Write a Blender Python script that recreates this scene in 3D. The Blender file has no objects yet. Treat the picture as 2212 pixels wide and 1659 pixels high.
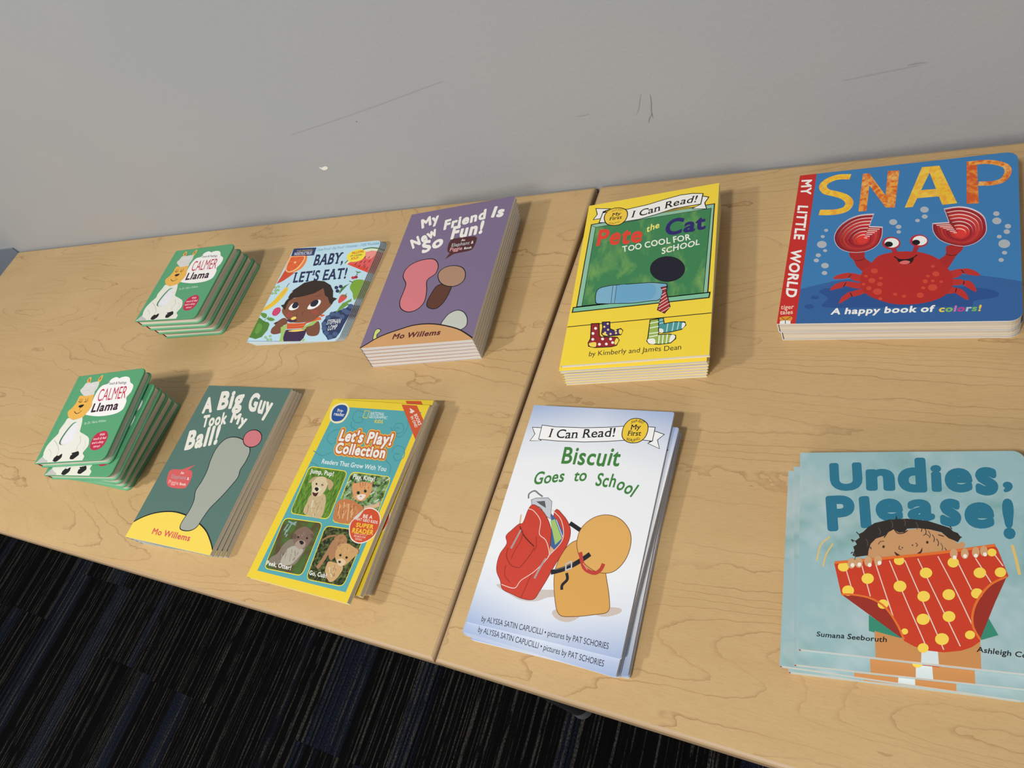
import bpy, bmesh, math, random
from mathutils import Vector, Matrix
from mathutils.geometry import tessellate_polygon, delaunay_2d_cdt

SC = bpy.context.scene
COL = SC.collection
TOP = 0.72                      # height of the table tops above the carpet
WALL_Y = 0.614                  # face of the painted wall

# ------------------------------------------------------------------ camera
cam_data = bpy.data.cameras.new('camera')
cam_data.sensor_width = 36.0
cam_data.lens = 1544.60 / 2212 * 36.0
cam_data.clip_start = 0.01
cam = bpy.data.objects.new('camera', cam_data)
COL.objects.link(cam)
SC.camera = cam
RIGHT, DOWN, FWD = (Vector(v) for v in ((0.856709, 0.300271, -0.41939), (0.038498, -0.84804, -0.528532), (-0.514362, 0.436652, -0.738083)))
M = Matrix((RIGHT, -DOWN, -FWD)).transposed().to_4x4()
M.translation = Vector((0.397243, -0.049838, 0.599554 + TOP))
cam.matrix_world = M

# ------------------------------------------------------------------ light
world = bpy.data.worlds.new('room_light')
SC.world = world
world.use_nodes = True
world.node_tree.nodes['Background'].inputs[0].default_value = (0.92, 0.96, 1.0, 1)
world.node_tree.nodes['Background'].inputs[1].default_value = 0.2

def lamp_or_fill(x, y, power, size=0.22, color=(1.0, 0.965, 0.90)):
    l = bpy.data.lights.new('downlight_or_fill', 'AREA')
    l.shape = 'DISK'
    l.size = size
    l.energy = power
    l.color = color
    o = bpy.data.objects.new('downlight_or_fill', l)
    COL.objects.link(o)
    o.location = (x, y, TOP + 1.92)

lamp_or_fill(0.02, -0.88, 27)
lamp_or_fill(-1.42, -0.86, 31)
lamp_or_fill(-0.4, -3.2, 70, 1.9)  # added wide soft fill for the front faces; no fixture known there
vs = SC.view_settings
vs.view_transform = 'Standard'
vs.look = 'None'
vs.gamma = 1.0
vs.use_curve_mapping = False
vs.exposure = 0.0

# each pile: middle of its top cover x, y, turn, height, width, length, two tilts, lowest book x, y, turn
POSE = {
    'snap': (0.35600, 0.46531, 0.01108, 0.02770, 0.18958, 0.19418, -0.00239, 0.00349, 0.35628, 0.46716, 0.02266),
    'pete': (0.11789, 0.42874, 0.12887, 0.03923, 0.15204, 0.22855, 0.00827, -0.02278, 0.11052, 0.42807, 0.11040),
    'purp': (-0.16005, 0.44522, 0.09231, 0.03926, 0.16497, 0.22869, 0.00299, -0.00472, -0.16766, 0.44325, 0.10515),
    'bisc': (0.10703, 0.15392, 0.00870, 0.02014, 0.15211, 0.22890, 0.01280, 0.00460, 0.11098, 0.14329, 0.01230),
    'natg': (-0.17488, 0.14099, -0.00239, 0.02789, 0.15227, 0.22930, -0.01002, 0.01477, -0.17973, 0.15408, 0.04576),
    'teal': (-0.41362, 0.15195, 0.02167, 0.02518, 0.16534, 0.22881, 0.00114, -0.01054, -0.41446, 0.15503, 0.05272),
    'llaf': (-0.63691, 0.17655, 0.17599, 0.07749, 0.14224, 0.14484, 0.03139, -0.05334, -0.64797, 0.17322, -0.00891),
    'llab': (-0.63909, 0.42736, 0.05575, 0.06427, 0.14215, 0.14493, 0.01965, -0.02599, -0.64809, 0.43945, 0.06241),
    'baby': (-0.40461, 0.44174, 0.03971, 0.01279, 0.17801, 0.17847, 0.02220, -0.02533, -0.40225, 0.44584, 0.05418),
    'undi': (0.38350, 0.16446, 0.10932, 0.02554, 0.15420, 0.15987, 0.01822, 0.01185, 0.37536, 0.15116, 0.11383),
}

# ------------------------------------------------------------------ printed art, tenths of a millimetre from each cover's lower left corner
ART = {
'llam': [
['L',(69, 138, 99),5,[60,1449,71,3]],
['B',(239, 237, 237),[764,1279,794,1321,871,1344,959,1313,978,1326,1072,1333,1167,1301,1226,1222,1300,1179,1333,1133,1335,1048,1293,967,1331,895,1330,772,1221,713,1031,693,823,701,589,744,590,771,627,823,602,951,594,1052,606,1152,654,1222,751,1240]],
['B',(223, 178, 87),[301,1295,250,1348,274,1400,313,1396,338,1340,343,1287]],
['B',(187, 108, 69),[293,1326,273,1354,284,1383,316,1350,321,1311]],
['B',(223, 178, 87),[508,1302,494,1356,533,1414,557,1404,571,1349,555,1283]],
['B',(187, 108, 69),[511,1337,511,1358,534,1391,548,1354,536,1325]],
['B',(212, 210, 209),[253,1138,204,1187,232,1229,260,1302,356,1296,459,1306,527,1300,560,1260,568,1185,549,1128,568,1065,482,1061,368,1070]],
['S',(187, 187, 187),5,[291,1135,339,1175,425,1153]],
['S',(232, 232, 232),7,[319,1236,401,1251,488,1229]],
['S',(187, 187, 187),5,[458,1099,511,1131,521,1204]],
['B',(229, 176, 81),[268,1085,387,1068,493,1071,562,1076,593,980,638,878,618,810,571,718,506,682,406,675,277,711,206,764,172,828,218,881,255,964,254,1036]],
['S',(20, 20, 24),8,[291,987,345,964,376,977]],
['S',(20, 20, 24),8,[421,971,468,959,492,985]],
['L',(20, 20, 24),6,[298,1032,340,971]],
['L',(20, 20, 24),6,[344,1029,367,975]],
['L',(20, 20, 24),6,[425,1022,464,965]],
['L',(20, 20, 24),6,[468,1030,487,977]],
['B',(20, 20, 24),[346,900,373,919,447,921,451,895,418,871,372,881]],
['L',(20, 20, 24),4,[391,880,417,822]],
['S',(20, 20, 24),10,[309,819,374,779,428,783,469,818]],
['B',(225, 225, 215),[249,713,389,673,516,695,557,699,605,608,638,501,664,460,777,415,896,358,952,280,966,218,927,122,988,72,988,13,987,-11,819,-13,575,-15,378,-19,195,-22,38,-16,13,-2,90,75,110,123,87,174,84,274,136,374,198,462,187,528,222,633]],
['B',(189, 189, 187),[53,10,99,99,183,65,271,25,207,-14]],
['S',(163, 163, 158),6,[182,359,290,289,388,197,406,122,371,39]],
['S',(163, 163, 158),6,[706,394,768,302,753,228,766,164]],
['S',(197, 197, 189),8,[158,220,248,166,275,104]],
['S',(202, 202, 193),8,[834,324,900,258,888,185]],
['P',(20, 20, 24),[371,27,371,75,406,110,453,102,479,125,510,130,526,80,513,51,470,17,434,9]],
['P',(20, 20, 24),[705,49,698,97,724,108,690,133,750,143,815,158,852,126,863,95,832,67,789,33,740,33]],
['T',(59, 49, 59),0.012,'Touch & Feelings',-12,46,[769,1223,1155,1204],''],
['T',(187, 44, 74),0.0,'CALMER',-47,205,[690,951,1269,958],''],
['T',(57, 32, 51),0.05,'Llama',-17,137,[665,777,1217,781],''],
['T',(202, 227, 209),0.0,'by Dr. Naira Wilson',-8,40,[665,580,1095,596],'j'],
['B',(187, 39, 74),[1005,228,984,322,1019,401,1096,437,1192,442,1272,374,1289,274,1257,191,1188,158,1119,153,1051,179]],
['T',(247, 222, 227),0.01,'With',-6,38,[1102,371,1206,376],''],
['T',(247, 222, 227),0.01,'touch & feel',-6,38,[1015,311,1263,319],''],
['T',(247, 222, 227),0.01,'and a shiny',-6,37,[1024,251,1250,258],''],
['T',(247, 222, 227),0.01,'mirror!',-6,37,[1086,193,1214,195],''],
],
'baby': [
['P',(42, 58, 108),[-2,1789,496,1764,523,1604,26,1622]],
['T',(190, 170, 100),0.02,'THE ORIGINAL',-6,34,[100,1709,452,1701],''],
['T',(215, 215, 228),0.03,'INDESTRUCTIBLES',-15,57,[80,1642,460,1633],''],
['T',(125, 172, 200),0.02,'Chew Proof • Rip Proof • Nontoxic • 100% Washable',-14,51,[533,1686,1762,1705],'s'],
['P',(205, 78, 48),[9,1082,29,1210,45,1346,179,1290,297,1289,220,1212,127,1136,70,1106]],
['B',(238, 130, 62),[2,1623,166,1625,358,1611,406,1550,418,1446,381,1352,289,1303,181,1285,93,1313,42,1360,23,1430,11,1528]],
['B',(250, 205, 155),[20,1618,171,1614,325,1609,360,1553,356,1463,321,1370,252,1319,160,1298,84,1330,45,1373,31,1443,19,1541]],
['B',(224, 96, 48),[43,1609,176,1606,311,1602,340,1554,331,1472,291,1385,229,1334,151,1315,88,1343,60,1379,42,1449,39,1540]],
['L',(238, 150, 95),5,[184,1491,316,1593]],
['L',(238, 150, 95),5,[184,1491,339,1520]],
['L',(238, 150, 95),5,[184,1491,306,1398]],
['L',(238, 150, 95),5,[184,1491,177,1321]],
['L',(238, 150, 95),5,[184,1491,67,1388]],
['L',(238, 150, 95),5,[184,1491,39,1526]],
['L',(238, 150, 95),5,[184,1491,147,1605]],
['B',(250, 210, 160),[162,1490,179,1510,208,1494,202,1471]],
['T',(36, 46, 88),0.04,'BABY,',-40,208,[593,1399,1210,1399],'s'],
['T',(36, 46, 88),0.04,"LET'S EAT!",-45,192,[337,1087,1415,1101],'s'],
['P',(228, 235, 205),[1263,1377,1322,1474,1468,1608,1633,1639,1796,1614,1809,1554,1784,1173,1302,1368]],
['S',(70, 115, 62),20,[1250,1389,1320,1491,1461,1622,1628,1650,1791,1625]],
['P',(226, 92, 92),[1301,1369,1400,1455,1539,1573,1682,1592,1786,1569,1789,1356,1778,1176,1557,1265]],
['B',(238, 150, 140),[1546,1559,1686,1583,1773,1556,1753,1464,1659,1431]],
['P',(224, 74, 58),[1301,1369,1505,1348,1760,1240,1778,1176,1557,1265]],
['L',(20, 20, 24),12,[1587,1457,1606,1498]],
['L',(20, 20, 24),12,[1666,1442,1686,1484]],
['L',(20, 20, 24),12,[1548,1368,1568,1409]],
['L',(20, 20, 24),12,[1623,1363,1643,1404]],
['L',(20, 20, 24),12,[1706,1369,1726,1410]],
['L',(20, 20, 24),12,[1465,1340,1484,1381]],
['L',(20, 20, 24),12,[1551,1297,1570,1339]],
['L',(20, 20, 24),12,[1665,1264,1684,1305]],
['L',(20, 20, 24),12,[1716,1241,1735,1282]],
['L',(20, 20, 24),12,[1639,1298,1659,1339]],
['B',(244, 226, 70),[1239,1500,1243,1580,1342,1639,1484,1634,1558,1578,1585,1489,1539,1423,1425,1401,1319,1420]],
['T',(205, 60, 45),0.04,'MILLIONS',-11,47,[1306,1552,1525,1574],''],
['T',(40, 40, 40),0.03,'OF COPIES',-5,26,[1291,1509,1523,1518],''],
['T',(205, 60, 45),0.04,'SOLD!',-9,44,[1334,1447,1481,1459],''],
['S',(70, 130, 60),7,[1582,1182,1582,1139,1547,1111]],
['S',(70, 130, 60),7,[1582,1182,1600,1138,1594,1112]],
['B',(80, 140, 65),[1530,1230,1570,1209,1645,1201,1610,1181,1573,1188]],
['E',(200, 55, 75),1543,1098,37,-2,-13,27],
['E',(165, 40, 60),1593,1106,34,-2,-12,27],
['B',(125, 78, 58),[376,324,428,361,511,419,593,399,652,315,589,273,615,159,497,129,406,159,382,235,421,295]],
['B',(38, 32, 38),[373,324,407,346,446,341,420,323]],
['P',(160, 198, 108),[558,252,657,305,684,201,718,63,756,-7,668,-10,638,102]],
['P',(160, 198, 108),[978,227,1172,360,1246,342,1268,304,1168,258,1089,211,1099,151]],
['P',(160, 198, 108),[1102,-15,1108,28,1144,51,1150,-15]],
['B',(125, 78, 58),[1068,239,1175,273,1246,342,1335,230,1364,119,1297,84,1182,97,1113,151]],
['P',(222, 105, 55),[648,321,987,316,1126,397,1158,421,1259,409,1297,362,1190,352,1039,308,1008,222,693,215]],
['S',(180, 65, 45),9,[664,292,838,281,1029,315,1179,372]],
['S',(180, 65, 45),9,[681,253,844,243,1009,259]],
['B',(218, 95, 55),[1238,433,1260,457,1325,442,1281,416]],
['B',(134, 84, 62),[413,710,474,759,725,826,1048,940,1111,898,1270,800,1358,642,1314,543,1239,445,1109,347,844,324,669,362,543,440,446,514,408,580,419,644]],
['P',(50, 37, 32),[338,657,393,671,399,736,434,794,411,791,417,867,454,911,420,909,459,951,501,982,601,1067,770,1100,997,1072,1164,989,1268,877,1321,759,1416,731,1369,682,1363,627,1307,655,1222,763,1149,799,1048,940,922,855,733,810,533,783,462,727,460,636,475,562,400,613]],
['B',(245, 245, 245),[533,601,552,664,606,697,671,683,721,618,699,574,624,554,561,567]],
['B',(245, 245, 245),[915,578,929,648,1007,715,1086,723,1128,678,1113,615,1040,567,960,559]],
['B',(36, 36, 56),[581,637,592,698,655,699,705,645,695,600,643,587,602,604]],
['B',(36, 36, 56),[943,635,947,695,1001,727,1058,716,1082,667,1057,614,996,604]],
['E',(158, 78, 64),611,471,72,-3,-26,50],
['E',(158, 78, 64),1101,501,70,-3,-22,44],
['S',(80, 48, 38),7,[961,791,1053,804]],
['S',(88, 52, 40),7,[845,511,885,474,882,433]],
['S',(88, 52, 40),7,[758,489,767,450,788,430]],
['B',(72, 45, 70),[603,374,668,390,785,382,825,365,780,338,697,336]],
['B',(245, 215, 110),[680,400,704,430,761,434,784,405,745,379,709,380]],
['P',(62, 42, 78),[690,203,1088,206,1109,138,1112,52,1080,2,763,-13,708,63,690,151]],
['B',(45, 30, 58),[718,190,877,207,1072,204,1055,183,869,168]],
['B',(246, 212, 105),[745,178,839,198,975,204,1070,194,1004,176,870,166]],
['B',(236, 196, 66),[256,1005,308,979,320,912,289,807,220,692,122,605,3,568,3,612,17,648,93,711,154,814,200,918]],
['S',(205, 160, 50),7,[284,953,229,836,130,696,28,615]],
['S',(48, 48, 60),13,[268,1005,273,1050,292,1076]],
['E',(110, 165, 80),84,1024,29,-2,-13,24],
['E',(185, 212, 150),84,1024,17,-1,-7,14],
['E',(110, 165, 80),114,955,29,-1,-13,23],
['E',(185, 212, 150),114,955,17,-1,-7,14],
['E',(110, 165, 80),30,1007,29,-2,-13,24],
['E',(185, 212, 150),30,1007,17,-1,-8,14],
['E',(110, 165, 80),62,949,29,-1,-13,23],
['E',(185, 212, 150),62,949,17,-1,-7,14],
['E',(110, 165, 80),93,899,29,-1,-13,23],
['E',(185, 212, 150),93,899,17,-1,-7,14],
['E',(110, 165, 80),23,897,29,-1,-13,23],
['E',(185, 212, 150),23,897,17,-1,-7,14],
['E',(110, 165, 80),346,79,28,-1,-12,22],
['E',(185, 212, 150),346,79,16,0,-7,13],
['E',(110, 165, 80),428,98,27,-1,-12,22],
['E',(185, 212, 150),428,98,16,0,-7,13],
['E',(110, 165, 80),412,36,27,-1,-12,22],
['E',(185, 212, 150),412,36,16,0,-7,13],
['E',(110, 165, 80),475,38,27,-1,-12,21],
['E',(185, 212, 150),475,38,16,0,-7,13],
['B',(205, 62, 110),[232,522,233,587,288,620,354,604,391,542,364,478,315,463,261,482]],
['E',(225, 95, 135),262,560,13,-1,-6,11],
['E',(225, 95, 135),300,571,13,-1,-6,11],
['E',(225, 95, 135),330,583,13,-1,-6,11],
['E',(225, 95, 135),277,520,13,-1,-6,11],
['E',(225, 95, 135),317,525,13,-1,-6,11],
['E',(225, 95, 135),351,543,13,-1,-6,11],
['E',(225, 95, 135),329,490,13,-1,-6,11],
['P',(82, 132, 55),[-65,452,24,437,147,373,247,350,295,314,311,212,262,87,154,50,36,78,-24,82]],
['B',(105, 155, 70),[52,335,140,306,176,216,131,141,65,181,44,271]],
['B',(98, 152, 66),[-19,519,31,530,115,510,154,460,132,426,57,457]],
['B',(98, 152, 66),[175,427,241,440,319,416,358,389,309,369,227,386]],
['S',(35, 50, 35),8,[202,459,160,402,132,361]],
['E',(46, 52, 88),1302,934,38,-2,-15,32],
['E',(46, 52, 88),1378,949,38,-2,-15,32],
['E',(46, 52, 88),1355,869,38,-2,-15,32],
['B',(126, 166, 58),[1587,1054,1694,1059,1781,1030,1784,966,1785,775,1759,688,1704,741,1657,819,1575,900,1554,965,1564,1017]],
['B',(75, 125, 62),[1535,992,1494,962,1443,868,1411,816,1403,909,1454,960]],
['S',(35, 40, 40),12,[1494,1044,1579,1013]],
['B',(220, 82, 78),[1449,714,1454,788,1503,801,1570,779,1589,733,1548,678,1495,646,1465,663]],
['P',(85, 135, 60),[1467,790,1526,781,1560,824,1554,779,1583,746,1532,768,1493,763]],
['P',(46, 60, 98),[1392,439,1458,499,1569,520,1661,554,1716,608,1790,598,1819,560,1781,412,1758,266,1750,144,1717,48,1588,13,1537,63,1432,139,1362,248,1329,305,1362,391]],
['E',(74, 94, 136),1655,510,52,-2,-19,41],
['E',(74, 94, 136),1555,443,52,-2,-20,41],
['E',(74, 94, 136),1455,456,52,-2,-20,41],
['E',(74, 94, 136),1407,395,52,-2,-20,41],
['E',(74, 94, 136),1658,404,52,-2,-19,40],
['E',(74, 94, 136),1735,582,52,-2,-19,41],
['E',(74, 94, 136),1384,290,52,-2,-20,40],
['E',(74, 94, 136),1427,209,52,-2,-20,40],
['E',(74, 94, 136),1724,476,52,-2,-19,41],
['E',(74, 94, 136),1674,110,51,-1,-19,39],
['E',(74, 94, 136),1610,63,51,-1,-19,39],
['E',(74, 94, 136),1505,127,52,-1,-20,40],
['P',(108, 158, 66),[1509,472,1531,572,1563,646,1598,657,1693,718,1702,665,1646,642,1688,615,1627,568,1598,544,1548,508]],
['T',(232, 236, 240),0.02,'STEPHAN',-9,80,[1433,274,1679,293],''],
['T',(232, 236, 240),0.02,'LOMP',-15,79,[1502,173,1659,196],''],
['L',(60, 80, 130),6,[2,15,677,4]],
],
'purp': [
['B',(212, 122, 130),[263,1229,339,1328,500,1377,680,1358,783,1244,789,1103,690,1005,740,834,766,656,701,543,570,510,434,576,368,698,370,849,361,989,274,1113]],
['O',(20, 20, 24),13,[263,1229,339,1328,500,1377,680,1358,783,1244,789,1103,690,1005,740,834,766,656,701,543,570,510,434,576,368,698,370,849,361,989,274,1113]],
['B',(95, 56, 42),[893,898,1086,888,1105,766,1063,599,976,519,851,555,811,638,832,770]],
['O',(20, 20, 24),12,[893,898,1086,888,1105,766,1063,599,976,519,851,555,811,638,832,770]],
['B',(172, 135, 112),[834,1083,883,1174,1016,1200,1171,1149,1255,1042,1263,920,1172,851,1030,868,902,951]],
['O',(20, 20, 24),12,[834,1083,883,1174,1016,1200,1171,1149,1255,1042,1263,920,1172,851,1030,868,902,951]],
['B',(194, 199, 190),[1141,253,1164,355,1215,426,1314,460,1416,417,1492,317,1507,205,1415,152,1268,196]],
['O',(20, 20, 24),11,[1141,253,1164,355,1215,426,1314,460,1416,417,1492,317,1507,205,1415,152,1268,196]],
['B',(204, 214, 125),[160,126,143,195,143,263,185,286,232,258,219,227,196,192,215,141,211,112]],
['O',(20, 20, 24),10,[160,126,143,195,143,263,185,286,232,258,219,227,196,192,215,141,211,112]],
['P',(206, 157, 106),[-9,-2,82,53,203,132,342,191,556,252,690,285,848,296,1022,282,1219,237,1420,166,1578,72,1653,20,1666,-10,-16,-11]],
['S',(28, 16, 20),17,[-9,-2,82,53,203,132,342,191,556,252,690,285,848,296,1022,282,1219,237,1420,166,1578,72,1653,20]],
['T',(92, 38, 42),0.05,'Mo Willems',5,75,[458,103,1173,111],'i'],
['T',(240, 238, 232),0.07,'My',-65,160,[262,1970,539,2063],''],
['T',(240, 238, 232),0.07,'New',-93,154,[236,1608,591,1813],''],
['T',(240, 238, 232),0.07,'Friend',-25,166,[647,1876,1301,1964],''],
['T',(240, 238, 232),0.07,'Is',7,175,[1355,1971,1562,1946],''],
['T',(240, 238, 232),0.07,'So',-60,188,[431,1494,756,1600],''],
['T',(240, 238, 232),0.07,'Fun!',-16,208,[817,1683,1328,1708],''],
['P',(82, 40, 44),[831,1596,849,1666,890,1681,1158,1672,1226,1658,1258,1627,1265,1554,1254,1471,1233,1432,1194,1417,974,1403,858,1330,903,1426,859,1461,841,1507]],
['T',(240, 238, 232),0.03,'An',0,35,[1022,1611,1082,1607],''],
['T',(188, 188, 194),0.02,'Elephant',-5,59,[889,1532,1170,1534],''],
['T',(240, 238, 232),0.03,'&',-4,49,[1190,1538,1226,1538],''],
['T',(236, 170, 174),0.02,'Piggie',-5,58,[886,1460,1083,1455],''],
['T',(240, 238, 232),0.03,'Book',-1,37,[1106,1457,1223,1456],''],
],
'teal': [
['P',(233, 207, 86),[-18,193,112,280,278,355,462,403,660,427,866,417,1042,386,1229,335,1400,264,1554,157,1659,64,1665,-7,-13,-12]],
['S',(19, 19, 23),17,[-18,193,112,280,278,355,462,403,660,427,866,417,1042,386,1229,335,1400,264,1554,157,1659,64]],
['B',(156, 162, 153),[826,1352,916,1494,1115,1525,1343,1456,1460,1352,1476,1206,1454,1094,1477,987,1426,849,1366,723,1314,634,1262,544,1226,410,1198,289,1092,228,937,230,896,308,923,479,911,610,852,738,872,876,868,1025,831,1173]],
['O',(19, 19, 23),12,[826,1352,916,1494,1115,1525,1343,1456,1460,1352,1476,1206,1454,1094,1477,987,1426,849,1366,723,1314,634,1262,544,1226,410,1198,289,1092,228,937,230,896,308,923,479,911,610,852,738,872,876,868,1025,831,1173]],
['B',(199, 115, 122),[1555,1540,1510,1600,1433,1641,1345,1652,1269,1630,1226,1580,1229,1517,1275,1457,1353,1417,1440,1407,1515,1429,1556,1478]],
['O',(19, 19, 23),12,[1555,1540,1510,1600,1433,1641,1345,1652,1269,1630,1226,1580,1229,1517,1275,1457,1353,1417,1440,1407,1515,1429,1556,1478]],
['T',(208, 83, 86),0.04,'Mo Willems',-11,73,[452,105,1199,110],'i'],
['T',(225, 222, 214),0.07,'A',-104,221,[165,1846,349,1876],''],
['T',(225, 222, 214),0.07,'Big',-89,262,[409,1913,892,1984],''],
['T',(225, 222, 214),0.07,'Guy',-57,247,[1004,1949,1489,1882],''],
['T',(225, 222, 214),0.07,'Took',-65,166,[311,1629,748,1712],''],
['T',(225, 222, 214),0.07,'My',-31,147,[801,1742,1142,1697],''],
['T',(225, 222, 214),0.07,'Ball!',-92,261,[194,1273,803,1421],''],
['P',(207, 92, 92),[151,941,204,981,379,991,600,1086,502,1000,575,995,615,969,644,915,654,816,639,754,572,737,380,729,298,740,232,778,193,831]],
['T',(225, 222, 214),0.03,'An',-12,35,[399,929,465,933],''],
['T',(165, 146, 156),0.02,'Elephant',-25,52,[259,856,561,865],''],
['T',(225, 222, 214),0.03,'&',-16,36,[581,862,619,864],''],
['T',(229, 169, 169),0.02,'Piggie',-25,51,[258,779,472,779],''],
['T',(225, 222, 214),0.03,'Book',-15,34,[492,781,616,784],''],
],
'natg': [
['P',(81, 159, 168),[133,2198,1447,2198,1451,98,117,89]],
['S',(67, 140, 153),11,[614,2134,490,2160,453,2070,547,1999,635,2016,616,2067,553,2074]],
['S',(67, 140, 153),11,[1153,1962,1158,2026,1252,2026,1306,1948,1254,1904,1183,1926,1189,1977,1237,1968]],
['S',(67, 140, 153),11,[433,1922,247,1855,207,1758,320,1689,382,1733,334,1775]],
['S',(67, 140, 153),11,[1303,2112,1342,1963,1276,1858,1105,1971]],
['S',(67, 140, 153),11,[1269,1673,1288,1748,1407,1734,1464,1631,1401,1574,1330,1606,1327,1654,1390,1654]],
['S',(67, 140, 153),11,[88,1577,263,1529,381,1585]],
['S',(67, 140, 153),11,[466,2004,524,1928,685,1888]],
['S',(67, 140, 153),11,[1221,1571,1341,1499,1360,1407]],
['S',(67, 140, 153),11,[132,1426,260,1401,370,1325]],
['P',(200, 81, 42),[1117,2279,1343,2279,1552,2068,1529,1842]],
['L',(200, 81, 42),1,[1117,2279,1343,2279,1552,2068,1529,1842,1117,2279,1343,2279]],
['B',(227, 220, 176),[75,2059,47,2169,108,2235,231,2252,332,2192,364,2092,329,1992,232,1965,133,1995]],
['B',(32, 76, 146),[107,2062,83,2150,130,2213,230,2224,306,2184,331,2096,307,2017,217,1990,149,2009]],
['T',(222, 218, 211),0.03,'Pre-',-17,46,[168,2118,270,2124],''],
['T',(222, 218, 211),0.03,'reader',-17,46,[137,2072,316,2067],''],
['L',(217, 189, 55),9,[604,2167,675,2165,688,2068,620,2072,604,2167,675,2165]],
['T',(208, 220, 220),0.015,'NATIONAL',-10,42,[709,2116,931,2117],''],
['T',(208, 220, 220),0.015,'GEOGRAPHIC',-7,37,[708,2073,995,2074],''],
['T',(220, 194, 55),0.04,'KiDS',-9,41,[827,2016,958,2016],''],
['T',(222, 218, 211),0.04,'4',48,21,[1242,2231,1312,2162],''],
['T',(222, 218, 211),0.04,'BOOKS',34,19,[1355,2159,1489,2024],''],
['T',(222, 218, 211),0.03,'IN ONE!',28,16,[1319,2129,1457,1992],''],
['T',(225, 164, 61),0.3,"Let's Play!",-19,138,[394,1745,1229,1752],'z'],
['T',(225, 164, 61),0.3,'Collection',-26,127,[428,1585,1212,1587],'z'],
['T',(183, 96, 46),0.19,"Let's Play!",-19,138,[394,1745,1229,1752],'z'],
['T',(183, 96, 46),0.19,'Collection',-26,127,[428,1585,1212,1587],'z'],
['T',(227, 225, 220),0.06,"Let's Play!",-19,138,[394,1745,1229,1752],'z'],
['T',(227, 225, 220),0.06,'Collection',-26,127,[428,1585,1212,1587],'z'],
['T',(222, 227, 227),0.02,'Readers That Grow With You',-11,56,[306,1431,1307,1434],''],
['R',(227, 207, 57),70,[139,1381,768,1379,802,789,189,779]],
['R','~grass',62,[153,1369,759,1370,790,800,198,788]],
['R',(227, 207, 57),70,[814,1381,1413,1381,1443,775,857,772]],
['R','~foliage',62,[826,1369,1405,1372,1433,785,865,781]],
['R',(227, 207, 57),70,[140,725,748,748,790,144,194,127]],
['R','~otterbg',62,[153,714,740,739,779,154,202,136]],
['R',(227, 207, 57),70,[794,724,1390,747,1393,140,856,123]],
['R','~cubbg',62,[805,714,1382,738,1384,149,864,131]],
['L',(139, 157, 65),6,[195,832,183,945]],
['L',(139, 157, 65),6,[251,817,252,885]],
['L',(139, 157, 65),6,[168,874,169,920]],
['L',(139, 157, 65),6,[709,813,740,905]],
['L',(139, 157, 65),6,[671,830,712,857]],
['L',(139, 157, 65),6,[334,806,301,880]],
['L',(139, 157, 65),6,[278,798,231,848]],
['B',(189, 168, 129),[382,1039,554,1072,624,1024,663,939,682,798,523,787,404,813,370,867,374,936]],
['B',(205, 187, 152),[302,1205,353,1258,450,1271,540,1232,561,1165,560,1107,527,1044,451,1023,378,1050,353,1105,315,1159]],
['B',(176, 152, 115),[249,1185,286,1244,343,1261,316,1206,282,1177]],
['B',(181, 155, 118),[498,1253,578,1242,644,1197,632,1125,598,1135,550,1198]],
['B',(218, 205, 180),[370,1107,406,1146,495,1122,473,1085,407,1071]],
['E',(18, 18, 22),384,1173,15,2,-8,13],
['E',(18, 18, 22),481,1170,15,2,-8,13],
['B',(18, 18, 22),[389,1115,412,1136,456,1118,443,1086]],
['B',(74, 32, 32),[383,1068,441,1064,473,1079,469,1030,424,1031]],
['L',(157, 134, 97),10,[426,908,450,810]],
['L',(157, 134, 97),10,[569,927,570,805]],
['L',(214, 201, 176),20,[449,979,473,892]],
['L',(194, 203, 189),15,[1222,1143,1268,1184]],
['L',(102, 148, 74),15,[1278,1216,1324,1256]],
['L',(55, 92, 42),15,[1374,1108,1419,1148]],
['L',(194, 203, 189),15,[830,1230,877,1272]],
['L',(102, 148, 74),15,[862,1099,909,1140]],
['L',(55, 92, 42),15,[1337,1256,1383,1296]],
['L',(194, 203, 189),15,[1328,1069,1373,1110]],
['L',(102, 148, 74),15,[832,1028,878,1069]],
['L',(55, 92, 42),15,[1180,1327,1226,1368]],
['L',(194, 203, 189),15,[1355,1324,1401,1365]],
['L',(102, 148, 74),15,[881,1316,928,1358]],
['B',(185, 118, 70),[811,1003,898,1047,1007,1050,1119,1021,1213,985,1210,904,1156,831,1075,782,884,792,828,895]],
['L',(203, 171, 139),50,[1222,980,1336,1017,1409,1053]],
['L',(212, 171, 129),14,[862,987,918,842]],
['L',(212, 171, 129),14,[915,1016,993,831]],
['L',(212, 171, 129),14,[992,1004,1068,820]],
['L',(212, 171, 129),14,[1060,981,1101,857]],
['P',(189, 129, 92),[941,1175,906,1264,1022,1224]],
['P',(189, 129, 92),[1107,1246,1184,1310,1215,1208]],
['P',(176, 111, 106),[956,1189,928,1244,999,1222]],
['P',(176, 111, 106),[1139,1249,1177,1293,1195,1228]],
['B',(205, 148, 98),[918,1224,977,1256,1069,1278,1184,1260,1225,1187,1210,1109,1142,1054,1054,1065,978,1124]],
['L',(176, 106, 60),10,[1015,1263,1044,1221]],
['L',(176, 106, 60),10,[1051,1273,1076,1227]],
['L',(176, 106, 60),10,[1093,1272,1102,1234]],
['L',(176, 106, 60),10,[999,1116,977,1080]],
['L',(176, 106, 60),10,[1023,1085,1020,1052]],
['B',(222, 211, 199),[1049,1105,1099,1133,1171,1131,1152,1074,1101,1068]],
['E',(139, 139, 83),1052,1144,27,3,-12,22],
['E',(18, 18, 22),1052,1144,19,2,-9,17],
['E',(139, 139, 83),1139,1175,24,3,-11,21],
['E',(18, 18, 22),1139,1175,17,2,-8,16],
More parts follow.
